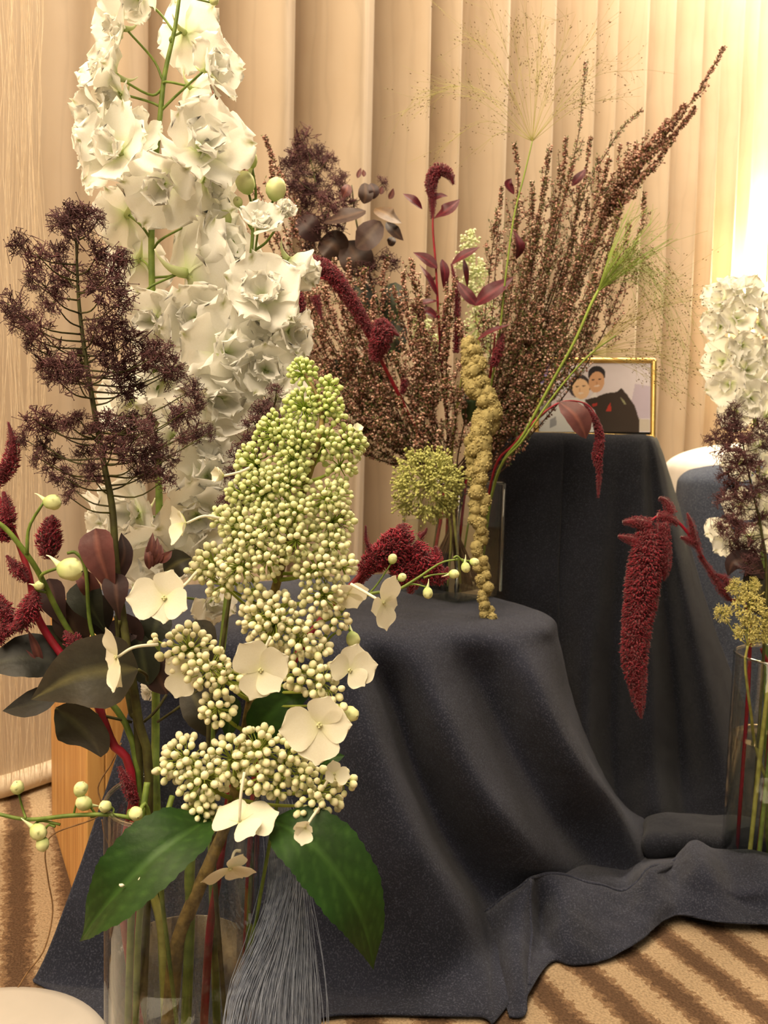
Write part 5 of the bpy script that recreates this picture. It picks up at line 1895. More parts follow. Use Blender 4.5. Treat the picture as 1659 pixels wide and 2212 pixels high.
# the long outlying branch
heather([(1562, 106, 1.16), (1520, 180, 1.16), (1462, 262, 1.16), (1400, 340, 1.165), (1320, 440, 1.17), (1230, 620, 1.175), (1120, 850, 1.18), (1030, 1040, 1.18)],
        'long heather branch reaching up to the upper right corner', None, 200, 4, 30, .5, .18, .3, .035, 1.5)
heather([(1500, 235, 1.15), (1462, 285, 1.155), (1420, 322, 1.16), (1380, 362, 1.165), (1290, 500, 1.17), (1180, 750, 1.18), (1040, 1040, 1.18)], 'thick heather sprig bunched on the long outlying branch', None, 201, 26, 40, .62, .16, .4, .035, 1.6, bell=1.2)
for i, (x, y) in enumerate(((1478, 228), (1440, 262), (1455, 300))):
    heather([(x, y, 1.155), (x - 38, y + 50, 1.157), (x - 85, y + 100, 1.16), (1290, 500, 1.17), (1180, 750, 1.18), (1040, 1040, 1.18)], '%s heather sprig in the bunch halfway along the long outlying branch' % ('topmost', 'leftmost', 'lowest')[i], 'heather sprigs bunched on the long branch', 210 + i, 16, 36, .7, .2, .4, .035, 1.5, bell=1.2)
heather([(1266, 136, 1.20), (1258, 210, 1.2), (1250, 290, 1.2), (1225, 400, 1.19), (1180, 600, 1.19), (1100, 850, 1.18), (1020, 1040, 1.18)], 'green budding heather sprig standing highest between the two grasses', None, 202, 14, 34, .45, .8, .6, .035, .8)
heather([(1385, 240, 1.2), (1345, 275, 1.2), (1310, 330, 1.2), (1262, 420, 1.19), (1190, 650, 1.19), (1030, 1040, 1.18)], 'greyish green heather twig curving right below the outlying branch', None, 203, 12, 28, .6, .75, .6, .035, .8)
TR = ((1150, 395, 22), (1112, 312, 15), (1187, 318, 22), (1222, 300, 30), (1240, 345, 30), (1275, 300, 32), (1292, 345, 34), (1315, 345, 40), (1345, 395, 40), (1392, 418, 45), (1335, 455, 40), (1360, 480, 42), (1300, 480, 36),
      (1270, 430, 30), (1200, 430, 24), (1165, 480, 22), (1120, 420, 16), (1075, 455, 10), (1085, 405, 10), (1330, 540, 42), (1285, 590, 36), (1250, 560, 30), (1230, 640, 32), (1210, 560, 26), (1180, 600, 22),
      (1145, 560, 18), (1265, 660, 36), (1185, 720, 24), (1170, 690, 20), (1150, 680, 16), (1150, 800, 22), (1120, 780, 18), (1120, 650, 12), (1090, 620, 8), (1120, 850, 18), (1240, 500, 30), (1180, 390, 20),
      (1210, 360, 24), (1250, 400, 28), (1130, 500, 15), (1280, 625, 38), (1140, 740, 20), (1110, 860, 14), (1080, 800, 6))
lab = tiers(TR, ('uppermost', 'middle', 'lowest'), 'heather sprig right of the golden amaranth, tip %s from the left in the %s row')
for i, (x, y, b) in enumerate(TR):
    sd += 1
    heather(hpath(x, y, 1.14 + random.uniform(-.03, .06), b, 1.18, random.uniform(0, 90)), lab[i], GRP_R, 300 + sd, 16, 34, .34, .55 if y > 700 else .46, random.uniform(-.8, 1.2), random.uniform(.015, .04), 1.05, bell=1.12)

# upright red amaranth with leaves
WN = WINE
am3 = thing('red_amaranth', HBASE(2, .02), 'upright dark red amaranth with a curled tip and pointed leaves above the square vase', 'flower')
stem_vase(am3, [(938, 440, 1.10), (935, 490, 1.10), (942, 580, 1.105), (947, 680, 1.11), (955, 800, 1.13), (970, 1000, 1.17)], 'S', 2, .02, [1.2, 1.4, 1.5, 1.7, 1.9, 2.0, 2.0], 'stem_red')
plume(am3, [(980, 398, 1.098, 5), (970, 376, 1.098, 14), (946, 366, 1.098, 18), (932, 392, 1.1, 18), (934, 430, 1.1, 12), (934, 470, 1.1, 6)], 'amaranth_red', dens=.9, spike=.6, col=((.9, .8, .9), (.5, .4, .5)), thin=.2, seed=50)
for mid, wd, nn in (([(912, 452, 1.1), (892, 432, 1.095), (870, 418, 1.1)], 22, (-.3, .6, .7)), ([(938, 472, 1.1), (965, 455, 1.09), (994, 430, 1.1)], 36, (.1, .6, .8)), ([(934, 432, 1.1), (950, 424, 1.1), (968, 424, 1.1)], 20, (0, .6, .8)),
                    ([(975, 572, 1.1), (1003, 552, 1.095), (1037, 533, 1.1)], 30, (.2, .7, .6)), ([(945, 580, 1.1), (920, 560, 1.1), (892, 545, 1.1)], 28, (-.2, .5, .8)),
                    ([(945, 640, 1.1), (925, 600, 1.095), (905, 570, 1.1)], 20, (.6, .2, .7)), ([(948, 690, 1.1), (920, 672, 1.095), (900, 690, 1.1)], 26, (-.1, .6, .8)), ([(945, 650, 1.105), (915, 655, 1.1), (890, 670, 1.1)], 22, (-.1, .7, .7)),
                    ([(955, 560, 1.1), (960, 590, 1.095), (958, 625, 1.1)], 24, (.4, .2, .8))):
    leaf(am3, 'leaf', mid, wd, nn, 'leaf_dark', WN, 'ovate', .25, 0, 12, 7)
am4 = thing('red_amaranth', HBASE(1.2, .02), 'leafy wine red amaranth with drooping beaded tassels behind the golden amaranth', 'flower')
stem_vase(am4, [(1070, 720, 1.10), (1062, 790, 1.11), (1045, 880, 1.14), (1010, 1020, 1.17)], 'S', 1.2, .02, [1.0, 1.4, 1.7, 1.9, 2.0, 2.0], 'stem_red')
for i, pts in enumerate(([(975, 570, 1.10, 4), (985, 620, 1.1, 9), (988, 690, 1.1, 11), (985, 760, 1.11, 10)], [(968, 590, 1.11, 3), (962, 680, 1.11, 8), (950, 780, 1.12, 10)], [(1085, 720, 1.09, 6), (1078, 755, 1.09, 13), (1066, 790, 1.1, 12)],
                         [(870, 810, 1.1, 6), (874, 830, 1.1, 12), (866, 850, 1.1, 8)])):
    plume(am4, pts, 'amaranth_red', dens=.5, spike=.7, col=((1, .85, .85), (.5, .4, .45)), thin=.28, seed=60 + i)
for mid, wd, nn in (([(1025, 660, 1.09), (1062, 632, 1.08), (1110, 598, 1.09)], 44, (.1, .6, .8)), ([(1030, 660, 1.09), (1008, 635, 1.09), (985, 605, 1.1)], 26, (-.3, .4, .8)), ([(1115, 560, 1.12), (1122, 530, 1.11), (1108, 495, 1.12)], 30, (.6, .1, .8)),
                    ([(1235, 402, 1.14), (1250, 385, 1.135), (1266, 364, 1.14)], 24, (-.2, .5, .8)), ([(1030, 735, 1.09), (1065, 715, 1.085), (1105, 700, 1.09)], 24, (.0, .8, .5)), ([(1002, 560, 1.11), (1006, 590, 1.105), (1010, 625, 1.11)], 16, (.5, .2, .8)),
                    ([(1110, 420, 1.15), (1098, 400, 1.15), (1105, 385, 1.15)], 22, (.2, .4, .8))):
    leaf(am4, 'leaf', mid, wd, nn, 'leaf_dark', WN, 'ovate', .25, 0, 12, 7)
# arching plume on the left
am5 = thing('red_amaranth', HBASE(3.4, .03), 'thick crimson amaranth plume arching over to the left behind the delphinium', 'flower')
stem_vase(am5, [(672, 600, 1.0), (712, 606, 1.0), (756, 655, 1.01), (800, 735, 1.03), (850, 830, 1.06), (900, 930, 1.11), (960, 1030, 1.16)], 'S', 3.4, .03, [1.2, 1.6, 1.9, 2.1, 2.2, 2.3, 2.3, 2.3], 'stem_red')
for i, pts in enumerate(([(640, 595, 1.0, 10), (668, 572, 1.0, 22), (705, 582, 1.0, 24), (740, 622, 1.005, 22), (772, 672, 1.015, 20), (800, 720, 1.025, 16)], [(600, 590, 1.0, 12), (625, 620, 1.0, 24), (640, 660, 1.0, 26), (648, 700, 1.0, 14)],
                         [(818, 690, 1.02, 14), (826, 715, 1.02, 30), (818, 750, 1.03, 28), (806, 780, 1.03, 14)], [(862, 725, 1.02, 5), (840, 712, 1.02, 16), (822, 700, 1.02, 20)], [(612, 735, 1.0, 20), (625, 760, 1.0, 16), (632, 790, 1.0, 8)],
                         [(680, 640, 1.0, 16), (690, 668, 1.0, 10), (695, 690, 1.0, 4)])):
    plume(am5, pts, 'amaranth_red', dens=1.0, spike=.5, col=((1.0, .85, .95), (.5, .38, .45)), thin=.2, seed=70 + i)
# the one with a big leaf that hangs in front of the photo frame
am6 = thing('red_amaranth', HBASE(.2, .035), 'slender red amaranth drooping with one maroon leaf in front of the photo frame', 'flower')
stem_vase(am6, [(1292, 915, 1.10), (1288, 900, 1.10), (1265, 872, 1.10), (1215, 868, 1.10), (1165, 900, 1.10), (1110, 960, 1.11), (1065, 1025, 1.13)], 'S', .2, .035, [.8, .9, 1.0, 1.2, 1.5, 1.7, 1.8, 1.8], 'stem_red')
plume(am6, [(1262, 872, 1.10, 5), (1284, 905, 1.1, 10), (1296, 945, 1.1, 13), (1290, 985, 1.1, 14), (1294, 1020, 1.1, 9), (1292, 1072, 1.1, 4)], 'amaranth_red', dens=.7, spike=.8, col=((1, .85, .9), (.5, .4, .45)), thin=.2, seed=80)
leaf(am6, 'leaf', [(1208, 868, 1.098), (1240, 895, 1.085), (1258, 925, 1.085), (1266, 948, 1.09)], 58, (.1, .35, .9), 'leaf_dark', MAROON, 'ovate', .25, 0, 16, 9)
leaf(am6, 'leaf', [(1190, 868, 1.11), (1178, 885, 1.11), (1165, 905, 1.11)], 22, (-.6, .3, .7), 'leaf_dark', DARKL, 'ovate', .25, 0, 12, 7)

# golden hanging amaranth
ga = thing('golden_amaranth', HBASE(-1, .02), 'golden green amaranth rope of round beads hanging down the front of the square vase', 'flower')
stem_vase(ga, [(1012, 735, 1.10), (1000, 800, 1.115), (985, 900, 1.14), (975, 1030, 1.17)], 'S', -1, .02, [1.0, 1.4, 1.7, 1.9, 1.9], 'stem_pale')
gp = spline([(1010, 735, 1.085, 13), (1022, 775, 1.08, 20), (1030, 830, 1.075, 25), (1052, 868, 1.07, 23), (1052, 905, 1.07, 24), (1034, 945, 1.065, 24), (1034, 985, 1.06, 25), (1032, 1025, 1.055, 22), (1036, 1070, 1.045, 21),
             (1034, 1130, 1.04, 18), (1038, 1200, 1.035, 17), (1046, 1265, 1.03, 16), (1052, 1320, 1.028, 15), (1062, 1346, 1.027, 14)], 60)
r9 = np.random.default_rng(9)
tvb, tfb = sphere_t(8, 6)
for i, g in enumerate(gp):
    big = i < 34
    for k in range(3 if big else 2):
        m = MB()
        a = r9.uniform(0, 6.28)
        rp = g[3] * 1.22
        off = rp * .5 * (1 if big else .8)
        c = W(g[0] + off * math.cos(a), g[1] + r9.uniform(-5, 5), g[2] - off * math.sin(a) * g[2] / FPX)
        s_ = rp * (.58 if big else .62) * g[2] / FPX * r9.uniform(.8, 1.1)
        vv_ = tvb * s_ * (1 + .10 * r9.normal(size=(len(tvb), 1)))
        m.add(vv_ + c, tfb, (.8, .8, .75))
        n_ = 64 if big else 44
        q = r9.normal(size=(n_, 3))
        q /= np.linalg.norm(q, axis=1, keepdims=True)
        scatter(m, OCTA, c + q * s_ * .97, q, s_ * .17, (r9.uniform(.75, 1.2, (n_, 1)) * np.ones((1, 3))))
        m.build('bead', 'amaranth_gold', ga, origin=c)

# green umbel
def umbel(o, cx, cy, d, rpx, n_, mt, face, foot, seed, um=16, us=.34):
    r = np.random.default_rng(seed)
    c = W(cx, cy, d + .02)
    F3 = frames([D(*face)])[0]
    R = rpx * d / FPX
    tm = []
    tvu, tfu = sphere_t(5, 4)
    for v in range(3):
        m = MB()
        q = r.normal(size=(um, 3)) * [1, 1, .5]
        q /= np.linalg.norm(q, axis=1, keepdims=True)
        q *= r.uniform(.5, 1, (um, 1))
        scatter(m, (tvu, tfu), q, (0, 0, 1), .115)
        e = q + r.normal(0, .12, q.shape)
        scatter(m, OCTA, e, q, np.array([[.07, .07, .17]]))
        tubes(m, np.stack([np.broadcast_to([0, 0, -.9], q.shape), q * .5 + [0, 0, -.3], q], 1), np.full((um, 3), .035), 3, cap=False)
        tm.append(m.mesh('umbellet', mt))
    for i in range(n_):
        z_ = 1 - 1.05 * (i + .5) / n_
        a = i * 2.39996 + r.uniform(-.3, .3)
        l = np.array([math.sqrt(max(0, 1 - z_ * z_)) * math.cos(a), math.sqrt(max(0, 1 - z_ * z_)) * math.sin(a), z_])
        dr = F3 @ l
        p = c + dr * R * r.uniform(.82, 1.1)
        m = MB()
        tubes(m, spline([c, c + dr * R * .5 + np.array([0, 0, -.05 * R]), p], 6), np.linspace(.55, .4, 6) / 1000, 4)
        ry = m.build('ray', 'stem_pale', o)
        inst('umbellet', tm[i % 3], ry, mat4(frames([dr], np.array([r.uniform(0, 6)]))[0], p, R * us))
    return c


um = thing('green_umbel', HBASE(-1.8, .03), 'round yellow-green umbel flower bending over the rim of the square vase', 'flower')
c = umbel(um, 925, 1048, 1.05, 76, 44, 'umbel_green', (-.05, .0, 1), None, 3)
stem_w(um, [c, c + np.array([0, .03, -.005]), in_vase('S', -1.8, .03, .10), in_vase('S', -1.8, .03, .014)], [1.2, 1.3, 1.4, 1.4], 'stem_pale')

# pale green hydrangea at the back
gh = thing('green_hydrangea', HBASE(1.7, .035), 'pale green hydrangea panicle standing behind the red amaranth', 'flower')
stem_vase(gh, [(1015, 520, 1.24), (1025, 650, 1.24), (1035, 800, 1.23), (1010, 1000, 1.2)], 'S', 1.7, .035, [1, 1.5, 2, 2.2, 2.2, 2.2], 'stem_pale')
m = MB()
rG = np.random.default_rng(8)
for (x, y, r0) in ((1015, 520, 26), (1005, 560, 30), (1030, 590, 34), (1010, 620, 30), (1040, 650, 36), (1035, 700, 38), (1050, 740, 30), (905, 690, 30), (930, 740, 34), (910, 720, 30), (1060, 790, 26)):
    k = int(r0 * 2.4)
    q = rG.normal(size=(k, 3))
    q /= np.linalg.norm(q, axis=1, keepdims=True)
    c = W(x, y, 1.235)
    R = r0 * 1.235 / FPX
    pp_ = c + q * R * rG.uniform(.5, 1, (k, 1))
    scatter(m, OCTA, pp_, q, np.array([[.0026, .0026, .0022]]), colmix((.62, .70, .36), (.84, .86, .62), rG.uniform(0, 1, k)))
    tubes(m, np.stack([np.broadcast_to(c, pp_.shape), pp_], 1), np.full((k, 2), .0004), 3, np.full((k, 3), (.6, .68, .34)), cap=False)
o = m.build('bud_mass', 'bud_green', gh, smooth=False)
o['kind'] = 'stuff'

# dark round leaves and smoke bush at the back left of the square vase
ev = thing('dark_leaf_branch', HBASE(2.8, .03), 'branch of round plum-brown leaves behind the arching red amaranth', 'foliage')
stem_vase(ev, [(760, 400, 1.16), (770, 480, 1.16), (800, 600, 1.16), (860, 800, 1.17), (950, 1010, 1.18)], 'S', 2.8, .03, [.8, 1.2, 1.6, 1.9, 2.1, 2.1, 2.1], 'stem_dark')
CH = (S(74, 54, 46), S(64, 48, 42), S(94, 72, 58))
for mid, wd, nn, cl, sh in (
        ([(700, 480, 1.13), (740, 470, 1.12), (790, 455, 1.13)], 66, (0, .7, .7), CH, 'round'), ([(770, 535, 1.12), (795, 510, 1.11), (822, 478, 1.12)], 58, (.1, .1, 1), (S(84, 66, 62), S(76, 60, 56), S(96, 80, 70)), 'round'),
        ([(690, 520, 1.14), (665, 490, 1.13), (645, 470, 1.14)], 56, (-.2, .3, 1), (S(60, 34, 34), S(52, 30, 30), S(70, 46, 42)), 'round'), ([(810, 450, 1.13), (840, 465, 1.12), (868, 482, 1.13)], 50, (.2, .5, .8), (S(104, 78, 48), S(92, 68, 42), S(120, 94, 60)), 'ovate'),
        ([(835, 480, 1.13), (852, 500, 1.125), (872, 520, 1.13)], 30, (.3, .2, .9), CH, 'ovate'), ([(740, 560, 1.15), (720, 530, 1.14), (690, 520, 1.15)], 70, (0, .2, 1), CH, 'round'), ([(780, 600, 1.15), (770, 560, 1.14), (750, 520, 1.15)], 76, (0, .2, 1), CH, 'round'),
        ([(740, 425, 1.14), (748, 412, 1.135), (752, 398, 1.14)], 24, (.1, .1, 1), MAROON, 'round'), ([(786, 440, 1.14), (790, 420, 1.135), (788, 395, 1.14)], 34, (.1, .1, 1), CH, 'round'), ([(806, 430, 1.14), (808, 412, 1.135), (800, 396, 1.14)], 24, (.1, .1, 1), PLUM, 'round'),
        ([(772, 385, 1.15), (776, 374, 1.15), (780, 362, 1.15)], 11, (.1, .1, 1), MAROON, 'ovate'), ([(786, 382, 1.15), (786, 374, 1.15), (784, 366, 1.15)], 10, (.1, .1, 1), MAROON, 'ovate'),
        ([(822, 420, 1.15), (824, 412, 1.15), (826, 402, 1.15)], 12, (.1, .1, 1), MAROON, 'ovate'), ([(840, 430, 1.15), (846, 420, 1.15), (850, 406, 1.15)], 13, (.3, .1, 1), MAROON, 'ovate'),
        ([(850, 700, 1.15), (850, 655, 1.14), (855, 610, 1.15)], 62, (.1, .1, 1), (S(52, 58, 44), S(46, 52, 40), S(70, 76, 58)), 'round'), ([(845, 780, 1.15), (850, 730, 1.14), (862, 690, 1.15)], 60, (-.1, .1, 1), DARKG, 'round'),
        ([(790, 700, 1.16), (780, 650, 1.155), (770, 610, 1.16)], 70, (0, .1, 1), DARKG, 'round'), ([(840, 530, 1.15), (845, 522, 1.145), (850, 512, 1.15)], 20, (.1, .1, 1), CH, 'round'), ([(700, 830, 1.16), (740, 800, 1.15), (770, 760, 1.16)], 60, (0, .1, 1), DARKG, 'ovate'),
        ([(800, 850, 1.17), (810, 800, 1.165), (800, 750, 1.17)], 60, (0, .1, 1), DARKG, 'round'), ([(1010, 920, 1.15), (1020, 870, 1.14), (1000, 840, 1.15)], 50, (.2, .2, 1), (S(52, 74, 40), S(44, 66, 34), S(80, 100, 60)), 'ovate')):
    leaf(ev, 'leaf', mid, wd, nn, 'leaf_dark', cl, sh, .14, 0, 14, 7)
s3 = thing('smoke_bush', HBASE(3.0, .02), 'hazy purple smoke bush panicle rising behind the delphinium buds', 'flower')
sm3 = [(655, 290, 1.17), (672, 350, 1.17), (690, 430, 1.17), (720, 560, 1.17), (790, 760, 1.175), (930, 1010, 1.18)]
stem_vase(s3, sm3, 'S', 3.0, .02, [.5, .8, 1.0, 1.2, 1.5, 1.7, 1.7], 'stem_dark')
smoke_bush(s3, sm3, [(650, 290, 34), (640, 330, 36), (665, 340, 36), (635, 375, 40), (690, 330, 26), (670, 390, 40), (700, 350, 30), (715, 335, 20), (645, 420, 40), (690, 410, 40), (730, 390, 28), (660, 450, 38), (710, 440, 38),
                     (750, 430, 30), (620, 360, 30), (640, 480, 36), (680, 490, 36), (720, 480, 36), (745, 380, 22), (770, 560, 40), (700, 560, 40), (660, 540, 40), (830, 395, 18), (845, 560, 34), (800, 580, 36), (730, 600, 40)], 1.165)

# ------------------------------------------------------------------ fountain grasses
def grass(o, node, rays, seed, hair=.28, seeds=1.0, green=False, sub=4):
    r = np.random.default_rng(seed)
    A, B = [], []
    sp, sdir = [], []
    n0 = W(*node)
    for (x, y, d, sag) in rays:
        e = W(x, y, d)
        L_ = np.linalg.norm(e - n0)
        mid = (n0 + e) / 2 + np.array([0, 0, sag * L_])
        c = spline([n0, mid, e], 12)
        A.append(c)
        for k in range(sub):
            j = r.integers(4, 11)
            t_ = c[j] - c[j - 1]
            t_ /= np.linalg.norm(t_)
            v = r.normal(size=3)
            v /= np.linalg.norm(v)
            l2 = L_ * r.uniform(.12, .42)
            e2 = c[j] + (t_ * .75 + v * .55) * l2 + np.array([0, 0, -.12 * l2])
            B.append(spline([c[j], c[j] + (t_ * .6 + v * .2) * l2 * .5, e2], 5))
            for q in range(2):
                f = r.uniform(.4, 1)
                sp.append(c[j] + (e2 - c[j]) * f + r.normal(0, .0025, 3))
                sdir.append(t_ + v * .4)
        sp.append(e)
        sdir.append(c[-1] - c[-2])
    m = MB()
    A, B = np.array(A), np.array(B)
    tubes(m, A, np.broadcast_to(np.linspace(hair, hair * .5, 12) / 1000, A.shape[:2]), 3, cap=False)
    if len(B):
        tubes(m, B, np.full(B.shape[:2], hair * .42 / 1000), 3, cap=False)
    p1 = m.build('panicle_hair', 'grass_green' if green else 'grass_hair', o)
    p1['kind'] = 'stuff'
    if seeds:
        m = MB()
        s_ = r.uniform(.7, 1.15, (len(sp), 1)) * seeds / 1000
        scatter(m, OCTA, np.array(sp), np.array(sdir), np.hstack([s_ * .7, s_ * .7, s_ * 1.5]))
        p2 = m.build('seed', 'grass_seed', o)
        p2['kind'] = 'stuff'


rg = np.random.default_rng(12)
g1 = thing('panic_grass', HBASE(.9, .02), 'airy panic grass with a fine seed spray fanning out at the top middle', 'grass')
stem_vase(g1, [(1150, 305, 1.06), (1132, 380, 1.065), (1110, 470, 1.07), (1092, 600, 1.08), (1075, 750, 1.1), (1040, 950, 1.14)], 'S', .9, .02, [.7, 1.0, 1.1, 1.2, 1.3, 1.3, 1.3], 'grass_green')
rays = [(1178, 40, 1.06, .0), (1172, -30, 1.05, .0), (1232, 55, 1.05, .05), (1300, 130, 1.06, .06), (1345, 210, 1.05, .12), (1255, 190, 1.08, .04), (890, 215, 1.02, .22), (862, 245, 1.03, .28), (930, 190, 1.05, .2), (1000, 60, 1.05, .1),
        (1060, 20, 1.04, .06), (1105, 60, 1.06, .04), (1020, 330, 1.03, .2), (940, 330, 1.04, .24), (1090, 180, 1.06, .06), (1215, 120, 1.04, .03)]
for i in range(9):
    a = rg.uniform(math.radians(25), math.radians(170))
    l = rg.uniform(120, 300)
    rays.append((1150 + l * math.cos(a), 305 - l * math.sin(a) * .95, 1.06 + rg.uniform(-.06, .06), rg.uniform(.02, .2)))
grass(g1, (1150, 305, 1.06), rays, 1, .30, .85, False, 15)
g2 = thing('panic_grass', HBASE(.3, .03), 'green panic grass bursting into a soft brush above the photo frame', 'grass')
stem_vase(g2, [(1300, 615, 1.02), (1278, 655, 1.02), (1240, 740, 1.03), (1190, 830, 1.05), (1130, 940, 1.08), (1075, 1025, 1.12)], 'S', .3, .03, [1.6, 1.8, 1.7, 1.7, 1.7, 1.7, 1.7], 'grass_green')
rays = []
for i in range(70):
    a = rg.uniform(math.radians(30), math.radians(75))
    l = rg.uniform(60, 200)
    rays.append((1300 + l * math.cos(a), 615 - l * math.sin(a), 1.02 + rg.uniform(-.04, .04), rg.uniform(.0, .06)))
grass(g2, (1290, 632, 1.02), rays, 2, .42, 0, True, 2)
rays = []
for i in range(46):
    l = rg.uniform(.2, 1)
    rays.append((1340 + 220 * l * rg.uniform(.5, 1.1), 540 + 330 * l * rg.uniform(.2, 1.15), 1.02 + rg.uniform(-.06, .06), rg.uniform(.25, .5)))
grass(g2, (1300, 615, 1.02), rays, 3, .24, .85, True, 7)
g3 = thing('panic_grass', HBASE(.1, .04), 'thin panic grass stem crossing the photo frame towards the right', 'grass')
stem_vase(g3, [(1330, 725, 1.03), (1270, 770, 1.03), (1200, 850, 1.05), (1130, 950, 1.08), (1070, 1035, 1.12)], 'S', .1, .04, [.9, 1.1, 1.2, 1.3, 1.3, 1.3], 'grass_green')
rays = [(1560, 672, 1.02, .06), (1520, 640, 1.02, .1), (1480, 590, 1.04, .05), (1390, 640, 1.02, .02)]
for i in range(34):
    l = rg.uniform(80, 260)
    a = rg.uniform(math.radians(-38), math.radians(45))
    rays.append((1300 + l * math.cos(a), 745 - l * math.sin(a), 1.03 + rg.uniform(-.05, .05), rg.uniform(.02, .12)))
grass(g3, (1275, 765, 1.03), rays, 4, .24, .9, False, 6)

# ------------------------------------------------------------------ right-hand vase
d3 = thing('white_delphinium', in_vase('R', 1.0, .02, .02), 'white delphinium spike at the right edge above the second cylinder vase', 'flower')
stem_vase(d3, [(1590, 610, 1.10), (1606, 700, 1.10), (1622, 820, 1.10), (1634, 950, 1.095), (1645, 1150, 1.085), (1652, 1300, 1.07)], 'R', 1.2, .02, [1.2, 1.8, 2.3, 2.6, 2.8, 3, 3, 3], 'stem_green')
for x, y, r, n_ in ((1585, 628, 40, (-.1, .7, .6)), (1560, 655, 42, (-.6, .3, .7)), (1612, 650, 46, (.3, .3, .9)), (1590, 690, 46, (-.1, .1, 1)), (1640, 700, 46, (.5, .1, .8)), (1556, 705, 38, (-.7, -.1, .6)), (1600, 745, 42, (.0, -.2, 1)),
                    (1650, 770, 46, (.4, 0, .9)), (1562, 782, 46, (-.6, .1, .8)), (1612, 800, 48, (.1, 0, 1)), (1655, 830, 46, (.5, 0, .8)), (1575, 830, 44, (-.5, -.2, .8)), (1620, 860, 46, (0, -.2, 1)), (1590, 890, 40, (-.4, -.1, .8)), (1655, 900, 46, (.4, 0, .8)),
                    (1635, 960, 46, (.2, -.1, .9)), (1600, 1000, 40, (-.4, 0, .8)), (1650, 1030, 46, (.2, -.1, .9)), (1655, 1110, 46, (.2, 0, 1)), (1600, 1090, 42, (-.4, -.1, .9)), (1560, 1140, 36, (-.7, -.2, .5)), (1620, 1160, 44, (0, -.2, .9)), (1575, 1170, 32, (-.5, -.4, .7))):
    floret(d3, x, y, 1.085 + random.uniform(-.01, .01), r * .96, n_, inner=3, foot=(min(1600 + (y - 600) * .08, 1650), y + 25, 1.10))
s4 = thing('smoke_bush', in_vase('R', 3, .02, .02), 'brown-purple smoke bush panicle in front of the white spike at the right edge', 'flower')
sm4 = [(1590, 880, 1.04), (1605, 960, 1.04), (1625, 1060, 1.04), (1645, 1150, 1.04), (1655, 1300, 1.04)]
stem_vase(s4, sm4, 'R', 3, .02, [.5, .8, 1.1, 1.4, 1.6, 1.8, 1.8], 'stem_dark')
smoke_bush(s4, sm4, [(1580, 885, 28), (1560, 910, 30), (1585, 930, 36), (1540, 945, 28), (1565, 965, 38), (1600, 960, 36), (1620, 935, 26), (1645, 920, 30), (1655, 955, 26), (1590, 1000, 36), (1625, 1000, 34), (1565, 1020, 28), (1580, 1045, 38),
                     (1560, 1075, 30), (1600, 1080, 34), (1580, 1110, 34), (1630, 1060, 30), (1570, 1135, 34), (1600, 1140, 38), (1590, 1180, 34), (1620, 1180, 36), (1640, 1120, 30), (1655, 1040, 24), (1610, 1215, 30)], 1.03)
leaf(s4, 'leaf', [(1650, 1250, 1.04), (1620, 1215, 1.03), (1585, 1215, 1.03), (1572, 1245, 1.035)], 50, (-.1, .4, .9), 'leaf_dark', PLUM, 'ovate', .2, 0, 14, 7)
leaf(s4, 'leaf', [(1660, 1330, 1.05), (1640, 1280, 1.04), (1625, 1220, 1.045)], 80, (.1, .1, 1), 'leaf_dark', DARKL, 'round', .15, 0, 14, 7)
am7 = thing('red_amaranth', in_vase('R', 2.6, .035, .02), 'long crimson amaranth tassel hanging from the right-hand vase before the tall stand', 'flower')
stem_vase(am7, [(1385, 1165, .99), (1400, 1130, .99), (1440, 1112, .995), (1485, 1150, 1.0), (1530, 1225, 1.01), (1570, 1290, 1.02), (1620, 1360, 1.03)], 'R', 2.6, .035, [1.0, 1.4, 1.6, 1.8, 1.9, 2.0, 2.2, 2.2], 'stem_red')
for i, pts in enumerate(([(1390, 1125, .99, 16), (1398, 1180, .985, 40), (1388, 1260, .982, 46), (1376, 1350, .98, 40), (1370, 1420, .98, 36), (1376, 1480, .98, 26), (1382, 1530, .98, 14), (1385, 1552, .98, 5)],
                         [(1335, 1158, .985, 6), (1360, 1165, .985, 16), (1385, 1175, .985, 20)], [(1345, 1128, .985, 8), (1375, 1128, .985, 18), (1405, 1135, .985, 22)], [(1430, 1130, .985, 20), (1432, 1180, .985, 24), (1436, 1225, .985, 18), (1434, 1255, .985, 5)],
                         [(1424, 1075, .995, 8), (1440, 1085, .995, 14), (1450, 1110, .995, 18)], [(1420, 1115, .99, 18), (1445, 1120, .99, 16), (1465, 1132, .99, 10)], [(1484, 1108, .995, 4), (1492, 1130, .995, 12), (1500, 1165, 1.0, 14), (1515, 1200, 1.0, 8)],
                         [(1470, 1160, 1.0, 6), (1490, 1168, 1.0, 14), (1510, 1180, 1.0, 8)], [(1510, 1200, 1.005, 8), (1535, 1235, 1.01, 12), (1560, 1275, 1.015, 14), (1575, 1295, 1.02, 10)], [(1545, 1240, 1.01, 6), (1565, 1250, 1.01, 14), (1580, 1270, 1.015, 16)],
                         [(1402, 1270, .98, 10), (1412, 1295, .98, 14), (1418, 1318, .98, 4)])):
    plume(am7, pts, 'amaranth_red', dens=1.0, spike=.42, col=((1.0, .8, .8), (.5, .35, .4)), thin=.16, seed=90 + i, up=.45)
u2 = thing('cream_umbel', in_vase('R', -2.2, .035, .02), 'flat yellow-cream umbel leaning over the rim of the right-hand vase', 'flower')
for k, (x, y, r) in enumerate(((1618, 1310, 34), (1590, 1270, 18), (1625, 1265, 16), (1560, 1325, 18), (1612, 1362, 26), (1650, 1340, 22), (1640, 1375, 18))):
    umbel(u2, x, y, .985, r, 13, 'umbel_cream', (-.1, .35, .9), None, 40 + k, 18, .46)
m = MB()
